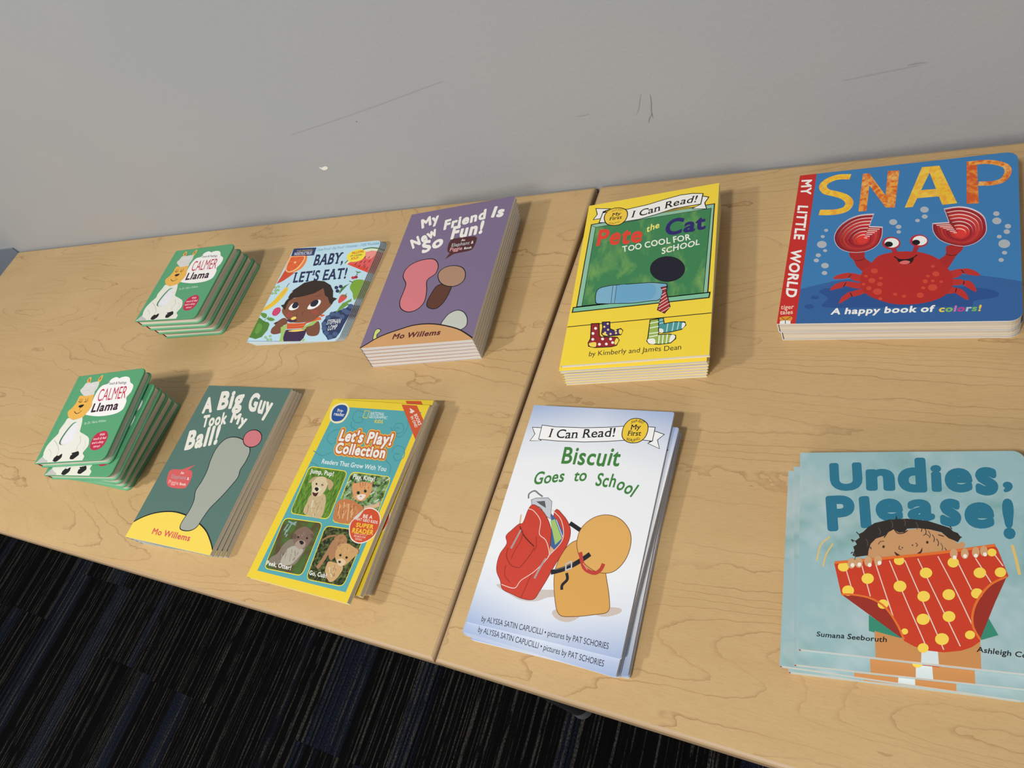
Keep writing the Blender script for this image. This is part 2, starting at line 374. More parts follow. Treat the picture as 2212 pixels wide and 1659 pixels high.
['E',(189, 111, 106),1109,1109,13,2,-4,8],
['L',(125, 159, 152),20,[225,579,247,660]],
['L',(125, 159, 152),20,[279,565,296,678]],
['L',(125, 159, 152),20,[272,531,260,595]],
['L',(125, 159, 152),20,[302,668,358,698]],
['L',(125, 159, 152),20,[227,690,364,665]],
['L',(125, 159, 152),20,[298,513,306,547]],
['B',(127, 116, 103),[293,319,323,431,409,503,575,449,659,442,651,357,588,228,254,202,221,254]],
['B',(172, 166, 153),[408,370,483,435,638,417,622,331,556,232,403,222]],
['L',(111, 102, 91),6,[334,347,365,257]],
['L',(111, 102, 91),6,[402,379,444,270]],
['L',(111, 102, 91),6,[481,392,522,263]],
['L',(111, 102, 91),6,[572,386,581,283]],
['L',(111, 102, 91),6,[342,402,334,347]],
['B',(122, 98, 85),[397,550,423,619,510,667,629,639,695,595,691,520,660,440,575,426,465,462]],
['E',(97, 76, 65),430,539,29,4,-19,30],
['E',(97, 76, 65),676,582,21,3,-16,25],
['B',(159, 139, 126),[484,451,522,510,620,504,640,449,583,415]],
['B',(18, 18, 22),[527,495,564,508,605,488,580,464]],
['E',(18, 18, 22),486,537,15,2,-7,11],
['E',(18, 18, 22),618,546,14,2,-7,11],
['S',(152, 111, 74),22,[1008,637,913,612,843,554]],
['S',(159, 118, 85),50,[1014,581,991,433,965,317,944,263]],
['B',(164, 120, 83),[1001,615,1086,667,1179,617,1193,537,1159,481,1088,373,1016,427,1022,520]],
['B',(196, 159, 113),[1063,354,1170,357,1283,332,1272,228,1218,163,1158,171,1073,246,1055,303]],
['E',(139, 100, 67),1130,550,44,7,-19,34],
['E',(139, 100, 67),1364,519,43,7,-18,33],
['B',(192, 152, 100),[1094,532,1190,579,1311,556,1396,519,1350,422,1292,351,1213,348,1121,414]],
['B',(211, 187, 150),[1161,386,1217,415,1291,388,1265,341,1209,341]],
['B',(65, 42, 37),[1186,380,1212,389,1229,370,1207,363]],
['E',(18, 18, 22),1180,444,16,3,-7,13],
['E',(18, 18, 22),1274,434,16,3,-7,13],
['L',(208, 189, 152),16,[1097,300,1191,208]],
['L',(148, 111, 74),8,[1163,302,1222,223]],
['T',(229, 229, 227),0.035,'Jump, Pup!',-13,54,[208,1296,586,1295],'i'],
['T',(229, 229, 227),0.035,'Play, Kitty!',-10,52,[876,1300,1210,1303],'i'],
['T',(229, 229, 227),0.035,'Peek, Otter!',-13,46,[204,171,598,179],'i'],
['T',(229, 229, 227),0.035,'Go, Cub!',-10,44,[870,179,1127,187],'i'],
['L',(214, 200, 170),7,[555,882,571,833]],
['L',(164, 140, 103),7,[564,1021,592,994]],
['L',(214, 200, 170),7,[523,979,524,956]],
['L',(164, 140, 103),7,[497,980,489,948]],
['L',(214, 200, 170),7,[486,876,516,839]],
['L',(164, 140, 103),7,[559,977,572,947]],
['L',(214, 200, 170),7,[545,827,571,786]],
['L',(164, 140, 103),7,[511,958,524,928]],
['L',(214, 200, 170),7,[487,929,512,893]],
['L',(164, 140, 103),7,[616,919,638,888]],
['L',(214, 200, 170),7,[453,928,474,890]],
['L',(164, 140, 103),7,[408,915,427,882]],
['L',(214, 200, 170),7,[599,879,598,846]],
['L',(164, 140, 103),7,[536,966,534,927]],
['L',(214, 200, 170),7,[463,932,463,889]],
['L',(164, 140, 103),7,[521,904,519,880]],
['L',(218, 201, 170),6,[362,1186,377,1158]],
['L',(185, 163, 127),6,[499,1187,500,1164]],
['L',(218, 201, 170),6,[476,1168,502,1147]],
['L',(185, 163, 127),6,[481,1180,489,1147]],
['L',(218, 201, 170),6,[492,1202,514,1171]],
['L',(185, 163, 127),6,[478,1206,500,1184]],
['L',(218, 201, 170),6,[434,1231,450,1213]],
['L',(214, 172, 127),9,[1099,924,1105,884]],
['L',(155, 85, 44),9,[959,905,963,878]],
['L',(205, 148, 100),9,[1157,953,1153,904]],
['L',(214, 172, 127),9,[886,972,883,938]],
['L',(155, 85, 44),9,[916,858,917,825]],
['L',(205, 148, 100),9,[1052,1014,1044,969]],
['L',(214, 172, 127),9,[993,895,992,867]],
['L',(155, 85, 44),9,[947,949,950,894]],
['L',(205, 148, 100),9,[942,990,943,958]],
['L',(214, 172, 127),9,[1072,953,1064,904]],
['L',(155, 85, 44),9,[857,977,873,925]],
['L',(205, 148, 100),9,[1101,990,1113,947]],
['L',(214, 172, 127),9,[923,864,951,823]],
['L',(155, 85, 44),9,[1070,1002,1069,956]],
['L',(205, 148, 100),9,[901,879,907,845]],
['L',(214, 172, 127),9,[983,1005,989,954]],
['L',(155, 85, 44),9,[879,928,879,902]],
['L',(205, 148, 100),9,[1125,967,1136,937]],
['L',(214, 172, 127),9,[993,939,997,897]],
['L',(155, 85, 44),9,[1037,970,1053,936]],
['L',(205, 148, 100),9,[901,977,901,938]],
['L',(214, 172, 127),9,[966,1002,956,962]],
['L',(222, 181, 139),6,[1106,1225,1110,1210]],
['L',(168, 102, 57),6,[1053,1220,1067,1203]],
['L',(222, 181, 139),6,[1126,1236,1135,1214]],
['L',(168, 102, 57),6,[1152,1238,1160,1213]],
['L',(222, 181, 139),6,[1024,1194,1035,1180]],
['L',(168, 102, 57),6,[1166,1226,1171,1203]],
['L',(222, 181, 139),6,[1151,1211,1152,1189]],
['L',(168, 102, 57),6,[1104,1220,1118,1197]],
['L',(163, 155, 140),6,[579,416,581,395]],
['L',(96, 85, 72),6,[531,393,538,360]],
['L',(185, 179, 166),6,[424,403,404,365]],
['L',(163, 155, 140),6,[565,316,577,272]],
['L',(96, 85, 72),6,[587,382,587,348]],
['L',(185, 179, 166),6,[394,293,397,270]],
['L',(163, 155, 140),6,[361,322,382,290]],
['L',(96, 85, 72),6,[567,316,558,282]],
['L',(185, 179, 166),6,[498,356,475,320]],
['L',(163, 155, 140),6,[467,356,479,324]],
['L',(96, 85, 72),6,[393,348,395,313]],
['L',(185, 179, 166),6,[573,383,583,344]],
['L',(163, 155, 140),6,[509,343,505,317]],
['L',(96, 85, 72),6,[374,340,369,320]],
['L',(185, 179, 166),6,[561,362,580,324]],
['L',(163, 155, 140),6,[440,342,444,312]],
['L',(96, 85, 72),6,[551,367,564,333]],
['L',(185, 179, 166),6,[583,366,570,345]],
['L',(163, 155, 140),6,[404,388,423,358]],
['L',(96, 85, 72),6,[390,328,379,303]],
['L',(185, 179, 166),6,[447,304,442,275]],
['L',(163, 155, 140),6,[425,267,446,222]],
['L',(152, 127, 111),6,[530,576,547,559]],
['L',(96, 76, 65),6,[501,594,506,578]],
['L',(152, 127, 111),6,[532,595,555,575]],
['L',(96, 76, 65),6,[600,585,622,562]],
['L',(152, 127, 111),6,[514,572,546,549]],
['L',(96, 76, 65),6,[630,607,633,585]],
['L',(152, 127, 111),6,[529,612,547,595]],
['L',(96, 76, 65),6,[461,571,466,558]],
['L',(152, 127, 111),6,[470,569,494,551]],
['L',(214, 185, 140),7,[1184,265,1192,237]],
['L',(163, 127, 89),7,[1160,251,1212,223]],
['L',(214, 185, 140),7,[1177,294,1198,257]],
['L',(163, 127, 89),7,[1165,332,1176,293]],
['L',(214, 185, 140),7,[1153,326,1160,302]],
['L',(163, 127, 89),7,[1135,280,1153,242]],
['L',(214, 185, 140),7,[1187,265,1195,225]],
['L',(163, 127, 89),7,[1191,304,1206,278]],
['L',(214, 185, 140),7,[1181,328,1208,305]],
['L',(163, 127, 89),7,[1193,239,1202,217]],
['L',(157, 111, 70),6,[1140,509,1165,497]],
['L',(212, 176, 129),6,[1253,514,1266,498]],
['L',(157, 111, 70),6,[1176,471,1189,451]],
['L',(212, 176, 129),6,[1246,535,1262,519]],
['L',(157, 111, 70),6,[1332,519,1333,509]],
['L',(212, 176, 129),6,[1215,486,1225,469]],
['L',(157, 111, 70),6,[1307,511,1319,496]],
['L',(212, 176, 129),6,[1145,502,1155,483]],
['L',(157, 111, 70),6,[1227,537,1245,518]],
['L',(212, 176, 129),6,[1196,517,1215,503]],
['L',(190, 152, 109),7,[1134,541,1149,502]],
['L',(137, 96, 61),7,[1093,512,1093,495]],
['L',(190, 152, 109),7,[1053,601,1042,577]],
['L',(137, 96, 61),7,[1125,547,1114,527]],
['L',(190, 152, 109),7,[1122,613,1123,592]],
['L',(137, 96, 61),7,[1099,638,1083,607]],
['L',(190, 152, 109),7,[1125,586,1127,569]],
['L',(137, 96, 61),7,[1072,632,1077,611]],
['L',(190, 152, 109),7,[1110,577,1117,552]],
['L',(137, 96, 61),7,[1059,519,1059,502]],
['B',(227, 222, 214),[1150,716,1125,802,1164,866,1228,970,1318,1001,1424,978,1497,912,1529,824,1513,707,1437,629,1336,600,1226,632]],
['B',(198, 76, 41),[1160,721,1137,802,1173,862,1233,961,1318,990,1419,968,1488,906,1519,822,1504,712,1431,639,1336,611,1232,642]],
['B',(205, 199, 194),[1138,851,1187,922,1233,973,1224,927,1201,871]],
['T',(222, 218, 211),0.04,'BE A',-9,37,[1257,879,1393,883],''],
['T',(222, 218, 211),0.03,'NAT GEO KIDS',-5,29,[1171,841,1488,841],''],
['T',(227, 189, 55),0.05,'SUPER',-8,43,[1216,771,1460,780],''],
['T',(227, 189, 55),0.05,'READER',-8,49,[1194,702,1488,718],''],
['L',(222, 218, 211),3,[1237,696,1418,702]],
['T',(227, 208, 199),0.01,'SEE BACK FOR',-4,20,[1250,662,1413,666],''],
['T',(227, 208, 199),0.01,'DETAILS.',-4,20,[1283,633,1382,636],''],
],
'bisc': [
['P',(240, 241, 242),[63,2027,177,2029,186,1898,209,1883,83,1873,116,1952]],
['L',(25, 27, 35),7,[63,2027,177,2029,186,1898,209,1883,83,1873,116,1952,63,2027,177,2029]],
['P',(240, 241, 242),[1363,2079,1471,2047,1417,1985,1454,1897,1331,1942,1370,1970]],
['L',(25, 27, 35),7,[1363,2079,1471,2047,1417,1985,1454,1897,1331,1942,1370,1970,1363,2079,1471,2047]],
['P',(25, 27, 35),[179,1898,211,1883,199,1908]],
['P',(25, 27, 35),[1331,1942,1373,1970,1361,1996]],
['P',(240, 241, 242),[168,2060,328,2050,642,2060,871,2081,1048,2106,1201,2120,1368,2115,1371,1969,1234,1974,1083,1955,909,1929,684,1905,386,1894,177,1897]],
['L',(25, 27, 35),7,[168,2060,328,2050,642,2060,871,2081,1048,2106,1201,2120,1368,2115,1371,1969,1234,1974,1083,1955,909,1929,684,1905,386,1894,177,1897,168,2060,328,2050]],
['T',(25, 27, 35),0.012,'I Can Read!',4,95,[274,1930,485,1931,660,1950,994,1990],'S'],
['B',(236, 199, 63),[1054,2021,1057,2116,1108,2186,1195,2197,1276,2155,1302,2087,1292,2004,1239,1948,1155,1935,1087,1965]],
['O',(25, 27, 35),8,[1054,2021,1057,2116,1108,2186,1195,2197,1276,2155,1302,2087,1292,2004,1239,1948,1155,1935,1087,1965]],
['T',(25, 27, 35),0.01,'SHARED',-2,29,[1119,2137,1175,2163,1242,2146],''],
['T',(25, 27, 35),0.02,'My',-1,52,[1125,2074,1225,2086],'S'],
['T',(25, 27, 35),0.02,'First',-1,52,[1110,2008,1244,2017],'S'],
['T',(25, 27, 35),0.01,'READING',-2,28,[1114,1958,1185,1947,1250,1980],''],
['T',(64, 127, 61),0.03,'Biscuit',-16,180,[487,1653,802,1678,1100,1676],'j'],
['T',(64, 127, 61),0.03,'Goes',-5,126,[255,1406,586,1471],'j'],
['T',(64, 127, 61),0.03,'to',-4,120,[678,1490,816,1505],'j'],
['T',(64, 127, 61),0.03,'School',8,127,[908,1470,1080,1465,1208,1427,1305,1396],'j'],
['B',(200, 191, 188),[196,381,369,320,492,293,643,311,777,375,1035,403,1078,439,914,458,611,414,318,402]],
['B',(201, 186, 178),[823,238,868,285,1065,294,1085,260,999,197,894,195]],
['B',(201, 186, 178),[1182,354,1296,385,1427,396,1422,353,1316,305,1216,304]],
['B',(213, 160, 84),[744,597,774,796,873,915,1048,910,1169,807,1230,649,1304,471,1324,353,1216,304,1026,249,891,242,808,380]],
['O',(117, 76, 39),6,[744,597,774,796,873,915,1048,910,1169,807,1230,649,1304,471,1324,353,1216,304,1026,249,891,242,808,380]],
['B',(217, 168, 94),[879,916,893,1044,985,1152,1114,1195,1249,1166,1355,1067,1389,941,1366,799,1282,687,1143,664,1002,720,919,808]],
['O',(117, 76, 39),6,[879,916,893,1044,985,1152,1114,1195,1249,1166,1355,1067,1389,941,1366,799,1282,687,1143,664,1002,720,919,808]],
['P',(191, 197, 207),[298,1244,344,1269,470,1287,521,1254,557,1082,502,1102,419,1180,318,1198]],
['L',(88, 93, 103),5,[298,1244,344,1269,470,1287,521,1254,557,1082,502,1102,419,1180,318,1198,298,1244,344,1269]],
['S',(117, 121, 129),16,[264,1254,255,1302,304,1340,360,1314,409,1291]],
['P',(88, 88, 93),[355,1234,445,1251,478,1182,411,1207]],
['L',(210, 176, 127),14,[258,953,236,1083]],
['B',(198, 63, 47),[283,1008,297,1149,336,1199,424,1166,518,1089,603,960,632,805,577,1163,678,1132,764,1047,798,967,797,872,769,775,727,655,700,559,678,485,648,400,624,335,576,311,486,310,389,329,275,356,227,427,163,500,138,580,140,676,178,779,144,851,190,923,242,986]],
['O',(117, 33, 27),5,[283,1008,297,1149,336,1199,424,1166,518,1089,603,960,632,805,577,1163,678,1132,764,1047,798,967,797,872,769,775,727,655,700,559,678,485,648,400,624,335,576,311,486,310,389,329,275,356,227,427,163,500,138,580,140,676,178,779,144,851,190,923,242,986]],
['P',(61, 96, 148),[544,1137,638,1073,728,967,727,883,688,788,639,718,637,806,608,950]],
['P',(217, 166, 127),[631,826,686,793,644,745]],
['P',(162, 191, 109),[561,1062,602,1086,728,912,677,842]],
['L',(225, 230, 234),6,[618,1081,731,925]],
['S',(233, 210, 200),7,[545,1172,659,1097,725,977,728,872,637,723]],
['S',(233, 210, 200),7,[297,1151,362,1135,460,1049,487,922,572,870,638,765,635,702,541,563,436,464,393,385,250,395]],
['S',(147, 43, 35),7,[203,740,217,656,292,584,376,577,409,619,451,704,474,787]],
['S',(93, 29, 25),10,[260,966,337,879,468,796]],
['S',(161, 49, 39),7,[308,929,316,832,282,720,271,644]],
['S',(161, 49, 39),7,[526,540,512,477,486,311]],
['S',(161, 49, 39),7,[235,575,255,484,333,425]],
['S',(161, 49, 39),7,[463,886,489,805,483,751]],
['S',(195, 191, 186),16,[284,931,264,846,239,740]],
['S',(88, 88, 93),5,[284,931,264,846,239,740]],
['S',(195, 191, 186),16,[624,705,592,618,565,506]],
['S',(88, 88, 93),5,[624,705,592,618,565,506]],
['S',(25, 27, 35),44,[708,586,811,631,903,689,990,764,1036,811]],
['S',(117, 119, 125),5,[738,616,816,650,899,704]],
['S',(25, 27, 35),40,[764,1068,884,1016]],
['S',(25, 27, 35),26,[861,607,883,551,850,496,857,453]],
['L',(195, 195, 200),12,[833,688,879,718,896,658,846,630,833,688,879,718]],
['S',(186, 59, 49),34,[940,812,1012,682,1116,650,1168,688,1183,745]],
['S',(231, 147, 127),8,[992,719,1048,668]],
['T',(27, 29, 41),0.0,'by ALYSSA SATIN CAPUCILLI • pictures by PAT SCHORIES',-4,49,[155,37,1400,54],''],
],
'pete': [
['P',(145, 195, 169),[73,1968,798,1970,1483,1976,1470,745,68,761]],
['L',(20, 20, 24),12,[73,1968,798,1970,1483,1976,1470,745,68,761,73,1968,798,1970]],
['P','~chalk',[132,1912,812,1919,1451,1917,1427,755,128,766]],
['L',(20, 20, 24),6,[132,1912,812,1919,1451,1917,1427,755,128,766,132,1912,812,1919]],
['P',(130, 195, 161),[31,755,1492,754,1485,689,28,691]],
['L',(20, 20, 24),13,[31,755,1492,754,1485,689,28,691,31,755,1492,754]],
['L',(46, 81, 61),6,[80,1951,134,1912]],
['L',(20, 20, 24),10,[-1,499,1520,494]],
['P',(244, 244, 240),[94,2222,281,2175,205,2135,186,2040,85,2043,125,2119]],
['L',(20, 20, 24),11,[94,2222,281,2175,205,2135,186,2040,85,2043,125,2119,94,2222,281,2175]],
['P',(20, 20, 24),[276,2176,192,2111,187,2152]],
['P',(244, 244, 240),[1348,2123,1417,2091,1377,2014,1401,1918,1244,1956,1334,2004]],
['L',(20, 20, 24),11,[1348,2123,1417,2091,1377,2014,1401,1918,1244,1956,1334,2004,1348,2123,1417,2091]],
['P',(163, 143, 61),[875,1963,1042,2000,1209,1994,1216,1961,1044,1972]],
['P',(244, 244, 240),[191,2125,330,2142,492,2118,726,2136,915,2172,1103,2199,1234,2191,1351,2161,1334,2004,1208,2006,1042,2004,838,1958,649,1927,454,1928,166,1977]],
['L',(20, 20, 24),11,[191,2125,330,2142,492,2118,726,2136,915,2172,1103,2199,1234,2191,1351,2161,1334,2004,1208,2006,1042,2004,838,1958,649,1927,454,1928,166,1977,191,2125,330,2142]],
['T',(20, 20, 24),0.014,'I Can Read!',15,100,[547,1973,711,1980,881,2009,936,2026,1113,2051,1290,2048],'S'],
['B',(244, 206, 71),[221,2040,241,2128,307,2169,398,2160,475,2111,503,2034,486,1947,428,1895,349,1895,263,1940]],
['O',(20, 20, 24),11,[221,2040,241,2128,307,2169,398,2160,475,2111,503,2034,486,1947,428,1895,349,1895,263,1940]],
['T',(20, 20, 24),0.02,'My',6,48,[309,2045,417,2045],'S'],
['T',(20, 20, 24),0.02,'First',4,49,[286,1985,438,1983],'S'],
['T',(143, 117, 46),0.01,'SHARED',1,23,[301,2115,362,2131,430,2109],''],
['T',(143, 117, 46),0.01,'READING',1,23,[288,1935,356,1914,429,1933],''],
['T',(226, 69, 51),0.05,'Pete',2,238,[158,1620,719,1592],'j'],
['T',(248, 236, 122),0.03,'the',-3,90,[753,1712,899,1747],'j'],
['T',(43, 37, 110),0.05,'Cat',9,210,[945,1626,1402,1629],'j'],
['T',(244, 244, 236),0.03,'TOO COOL FOR',-11,83,[504,1467,1256,1502],'j'],
['T',(244, 244, 236),0.03,'SCHOOL',-1,78,[952,1353,1354,1414],'j'],
['B',(26, 26, 43),[1218,1103,1187,1193,1115,1269,1020,1308,928,1301,864,1247,847,1163,880,1071,953,997,1048,960,1137,969,1199,1021]],
['O',(20, 20, 24),6,[1218,1103,1187,1193,1115,1269,1020,1308,928,1301,864,1247,847,1163,880,1071,953,997,1048,960,1137,969,1199,1021]],
['B',(126, 179, 208),[280,964,409,1001,503,999,689,987,872,974,991,945,1046,920,1045,820,973,731,894,729,715,725,531,743,362,764,283,792]],
['O',(20, 20, 24),9,[280,964,409,1001,503,999,689,987,872,974,991,945,1046,920,1045,820,973,731,894,729,715,725,531,743,362,764,283,792]],
['B',(108, 169, 206),[505,983,691,973,874,957,935,870,892,754,713,750,520,765]],
['L',(61, 81, 102),6,[494,996,498,752]],
['L',(61, 81, 102),6,[452,997,458,757]],
['P',(167, 43, 47),[985,890,1044,898,1041,852,1101,622,1049,548,972,601,1010,836]],
['L',(20, 20, 24),8,[985,890,1044,898,1041,852,1101,622,1049,548,972,601,1010,836,985,890,1044,898]],
['L',(236, 209, 209),9,[987,686,1062,741]],
['L',(236, 209, 209),9,[981,641,1073,705]],
['L',(236, 209, 209),9,[984,600,1090,667]],
['L',(236, 209, 209),9,[1015,566,1097,619]],
['L',(236, 209, 209),9,[992,738,1050,781]],
['L',(236, 209, 209),9,[1002,788,1038,816]],
['L',(236, 209, 209),9,[993,859,1041,871]],
['P',(71, 47, 112),[392,516,475,511,488,421,534,394,605,410,631,380,615,329,488,325,433,331,403,366,406,444]],
['L',(20, 20, 24),10,[392,516,475,511,488,421,534,394,605,410,631,380,615,329,488,325,433,331,403,366,406,444,392,516,475,511]],
['B',(248, 218, 92),[411,367,432,344,478,333,438,370]],
['B',(248, 218, 92),[592,400,627,380,614,336,592,358]],
['E',(244, 219, 112),456,487,12,-1,-2,13],
['E',(244, 219, 112),423,452,12,-1,-2,13],
['E',(244, 219, 112),442,375,12,-1,-2,13],
['E',(244, 219, 112),553,389,12,-1,-1,13],
['E',(244, 219, 112),503,352,12,-1,-2,13],
['E',(244, 219, 112),561,356,12,-1,-1,13],
['E',(244, 219, 112),469,409,12,-1,-2,13],
['P',(153, 39, 43),[271,509,359,504,382,349,400,324,581,302,605,261,583,200,531,188,350,196,281,219,270,265,289,316,280,415]],
['L',(20, 20, 24),10,[271,509,359,504,382,349,400,324,581,302,605,261,583,200,531,188,350,196,281,219,270,265,289,316,280,415,271,509,359,504]],
['B',(248, 218, 92),[283,258,355,261,358,203,297,219]],
['B',(248, 218, 92),[573,291,601,261,578,209,557,235]],
['E',(250, 244, 239),328,442,16,-2,-2,18],
['E',(250, 244, 239),308,379,16,-2,-2,18],
['E',(250, 244, 239),316,303,16,-2,-2,17],
['E',(250, 244, 239),424,296,16,-2,-2,17],
['E',(250, 244, 239),511,287,15,-2,-2,17],
['E',(250, 244, 239),398,232,16,-2,-2,17],
['E',(250, 244, 239),473,228,15,-2,-2,17],
['E',(250, 244, 239),539,239,15,-2,-2,17],
['P',(75, 153, 153),[993,491,1041,496,1056,418,1161,429,1263,416,1276,373,1236,326,1128,306,1052,304,1008,319]],
['L',(20, 20, 24),10,[993,491,1041,496,1056,418,1161,429,1263,416,1276,373,1236,326,1128,306,1052,304,1008,319,993,491,1041,496]],
['B',(242, 242, 236),[1008,363,1052,348,1051,308,1012,323]],
['B',(242, 242, 236),[1239,404,1269,395,1266,364,1239,336]],
['L',(193, 224, 224),10,[1004,464,1042,469]],
['L',(193, 224, 224),10,[1007,426,1050,432]],
['L',(193, 224, 224),10,[1094,416,1089,312]],
['L',(193, 224, 224),10,[1153,425,1144,316]],
['L',(193, 224, 224),10,[1204,424,1194,326]],
['P',(155, 185, 86),[907,481,994,486,1010,290,1121,283,1183,260,1186,219,1138,173,1029,168,925,184,898,219,904,270]],
['L',(20, 20, 24),10,[907,481,994,486,1010,290,1121,283,1183,260,1186,219,1138,173,1029,168,925,184,898,219,904,270,907,481,994,486]],
['B',(246, 246, 240),[903,240,971,242,985,181,925,188]],
['B',(246, 246, 240),[1139,270,1181,250,1161,202,1125,180]],
['L',(240, 244, 229),12,[909,438,997,449]],
['L',(240, 244, 229),12,[912,379,1002,390]],
['L',(240, 244, 229),12,[914,311,1008,316]],
['L',(240, 244, 229),12,[917,269,1002,280]],
['L',(240, 244, 229),12,[1020,279,1020,176]],
['L',(240, 244, 229),12,[1058,279,1058,172]],
['L',(240, 244, 229),12,[1100,280,1096,173]],
['T',(24, 24, 41),0.0,'by Kimberly and James Dean',-1,61,[295,93,787,92,1254,85],'j'],
],
'snap': [
['P',(52, 100, 160),[150,404,440,486,779,531,1148,534,1412,513,1597,488,1743,452,1904,403,1914,-14,155,-17]],
['B',(42, 82, 146),[334,370,416,407,691,414,1328,380,1621,347,1733,292,1709,245,1564,214,1540,160,1333,158,801,167,467,175,370,205,419,284]],
['E',(42, 82, 146),305,300,37,-1,-2,22],
['E',(42, 82, 146),265,195,41,-1,-3,27],
['P',(200, 44, 40),[-15,1945,164,1945,166,-7,-12,-7]],
['T',(246, 244, 240),0.05,'MY',95,-6,[27,1880,39,1656],''],
['T',(246, 244, 240),0.05,'LITTLE',92,-19,[31,1517,38,1045],''],
['T',(246, 244, 240),0.05,'WORLD',92,-20,[31,919,44,316],''],
['T',(246, 214, 190),0.02,'tiger',-2,50,[15,172,131,176],'j'],
['T',(246, 214, 190),0.02,'tales',-2,49,[14,107,132,115],'j'],
['B',(226, 150, 50),[15,71,50,85,102,87,132,69,119,31,71,43,34,33]],
['P',(240, 240, 236),[25,32,66,40,119,34,122,-12,26,-10]],
['L',(20, 20, 24),6,[72,38,78,-6]],
['L',(20, 20, 24),5,[32,76,65,46]],
['L',(20, 20, 24),5,[114,77,76,46]],
['S','~yel',74,[494,1843,376,1857,280,1817,242,1748,282,1668,374,1621,465,1563,511,1481,483,1399,384,1371,243,1384]],
['P','~ora',[607,1868,666,1863,829,1536,831,1869,934,1858,917,1363,838,1374,676,1694,673,1350,601,1352]],
['P','~yel2',[1127,1871,1212,1866,1195,1788,1068,1350,1001,1351]],
['P','~yel',[1199,1867,1273,1864,1426,1351,1308,1346,1188,1805]],
['P','~yel2',[1113,1562,1268,1557,1285,1458,1093,1459]],
['P','~ora2',[1496,1880,1577,1872,1593,1327,1500,1333]],
['S','~ora',54,[1513,1850,1667,1844,1791,1778,1818,1691,1780,1595,1701,1564,1591,1575]],
['E',(178, 184, 192),328,1135,19,-2,-2,20],
['E',(178, 184, 192),304,1056,19,-2,-2,20],
['E',(178, 184, 192),305,954,45,-4,-4,46],
['E',(178, 184, 192),342,872,19,-2,-2,19],
['E',(178, 184, 192),286,818,24,-2,-2,25],
['E',(178, 184, 192),274,754,24,-2,-2,24],
['E',(178, 184, 192),358,683,34,-3,-3,34],
['E',(178, 184, 192),362,592,25,-2,-2,25],
['E',(178, 184, 192),912,1177,34,-4,-2,37],
['E',(178, 184, 192),960,1112,24,-3,-1,26],
['E',(178, 184, 192),964,1047,19,-2,-1,21],
['E',(178, 184, 192),1165,1304,35,-5,-1,39],
['E',(178, 184, 192),1170,1216,24,-3,-1,27],
['E',(178, 184, 192),1113,1173,19,-2,-1,21],
['E',(178, 184, 192),1725,1184,24,-3,0,28],
['E',(178, 184, 192),1728,1097,34,-4,0,40],
['E',(178, 184, 192),1808,1025,23,-3,0,27],
['E',(178, 184, 192),1799,963,23,-3,0,27],
['E',(178, 184, 192),1744,911,18,-2,0,21],
['E',(178, 184, 192),1779,826,42,-4,1,49],
['E',(178, 184, 192),1780,725,19,-2,0,21],
['E',(178, 184, 192),1755,646,19,-2,0,22],
['B',(172, 40, 40),[567,841,681,846,699,752,766,669,714,576,635,655,605,728,569,777]],
['B',(172, 40, 40),[1354,840,1469,838,1470,782,1426,719,1392,636,1350,573,1283,664,1347,739]],
['S',(60, 15, 18),6,[610,728,660,724,695,746]],
['S',(60, 15, 18),6,[1349,748,1387,725,1433,732]],
['B',(192, 50, 45),[696,474,628,482,573,534,590,573,642,563,693,529]],
['B',(192, 50, 45),[442,520,483,563,571,581,596,563,576,520,508,510]],
['B',(192, 50, 45),[683,387,594,409,541,439,558,478,629,465,689,441]],
['B',(192, 50, 45),[426,383,463,446,530,476,561,463,537,412,478,391]],
['B',(192, 50, 45),[725,338,660,304,614,300,601,344,636,365,703,382]],
['B',(192, 50, 45),[518,220,535,293,589,351,615,346,609,294,558,249]],
['B',(192, 50, 45),[1368,533,1411,558,1464,568,1486,531,1446,480,1387,467]],
['B',(192, 50, 45),[1465,561,1513,568,1572,535,1606,485,1538,493,1486,516]],
['B',(192, 50, 45),[1378,448,1455,453,1490,431,1482,395,1396,390]],
['B',(192, 50, 45),[1487,432,1530,429,1565,374,1578,308,1531,341,1483,389]],
['B',(192, 50, 45),[1345,373,1414,366,1441,346,1425,304,1338,304]],
['B',(192, 50, 45),[1433,359,1481,331,1512,277,1519,222,1465,265,1425,310]],
['L',(50, 12, 15),7,[595,563,574,523]],
['L',(50, 12, 15),7,[559,469,540,415]],
['L',(50, 12, 15),7,[602,344,622,300]],
['L',(50, 12, 15),7,[1466,558,1488,516]],
['L',(50, 12, 15),7,[1489,431,1484,391]],
['L',(50, 12, 15),7,[1435,356,1426,310]],
['B',(184, 42, 38),[751,677,813,768,935,802,1047,802,1168,775,1277,705,1350,606,1396,511,1406,395,1364,296,1263,225,1116,193,964,202,814,266,714,349,676,462,687,585]],
['E',(212, 72, 52),787,589,29,-2,-2,30],
['E',(212, 72, 52),721,532,15,-1,-1,16],
['E',(212, 72, 52),773,477,29,-2,-2,29],
['E',(212, 72, 52),845,501,16,-1,-1,17],
['E',(212, 72, 52),707,436,15,-1,-1,16],
['E',(212, 72, 52),841,431,23,-1,-1,23],
['E',(212, 72, 52),754,388,22,-1,-1,22],
['E',(212, 72, 52),826,346,36,-2,-2,36],
['E',(212, 72, 52),854,265,16,-1,-1,16],
['E',(212, 72, 52),969,309,17,-1,-1,18],
['E',(212, 72, 52),1039,284,16,-1,-1,17],
['E',(212, 72, 52),1164,291,27,-1,-1,29],
['E',(212, 72, 52),1251,610,15,-1,0,16],
['E',(212, 72, 52),1277,522,27,-2,-1,29],
['E',(212, 72, 52),1217,502,15,-1,0,16],
['E',(212, 72, 52),1198,444,21,-1,-1,23],
['E',(212, 72, 52),1255,445,15,-1,0,16],
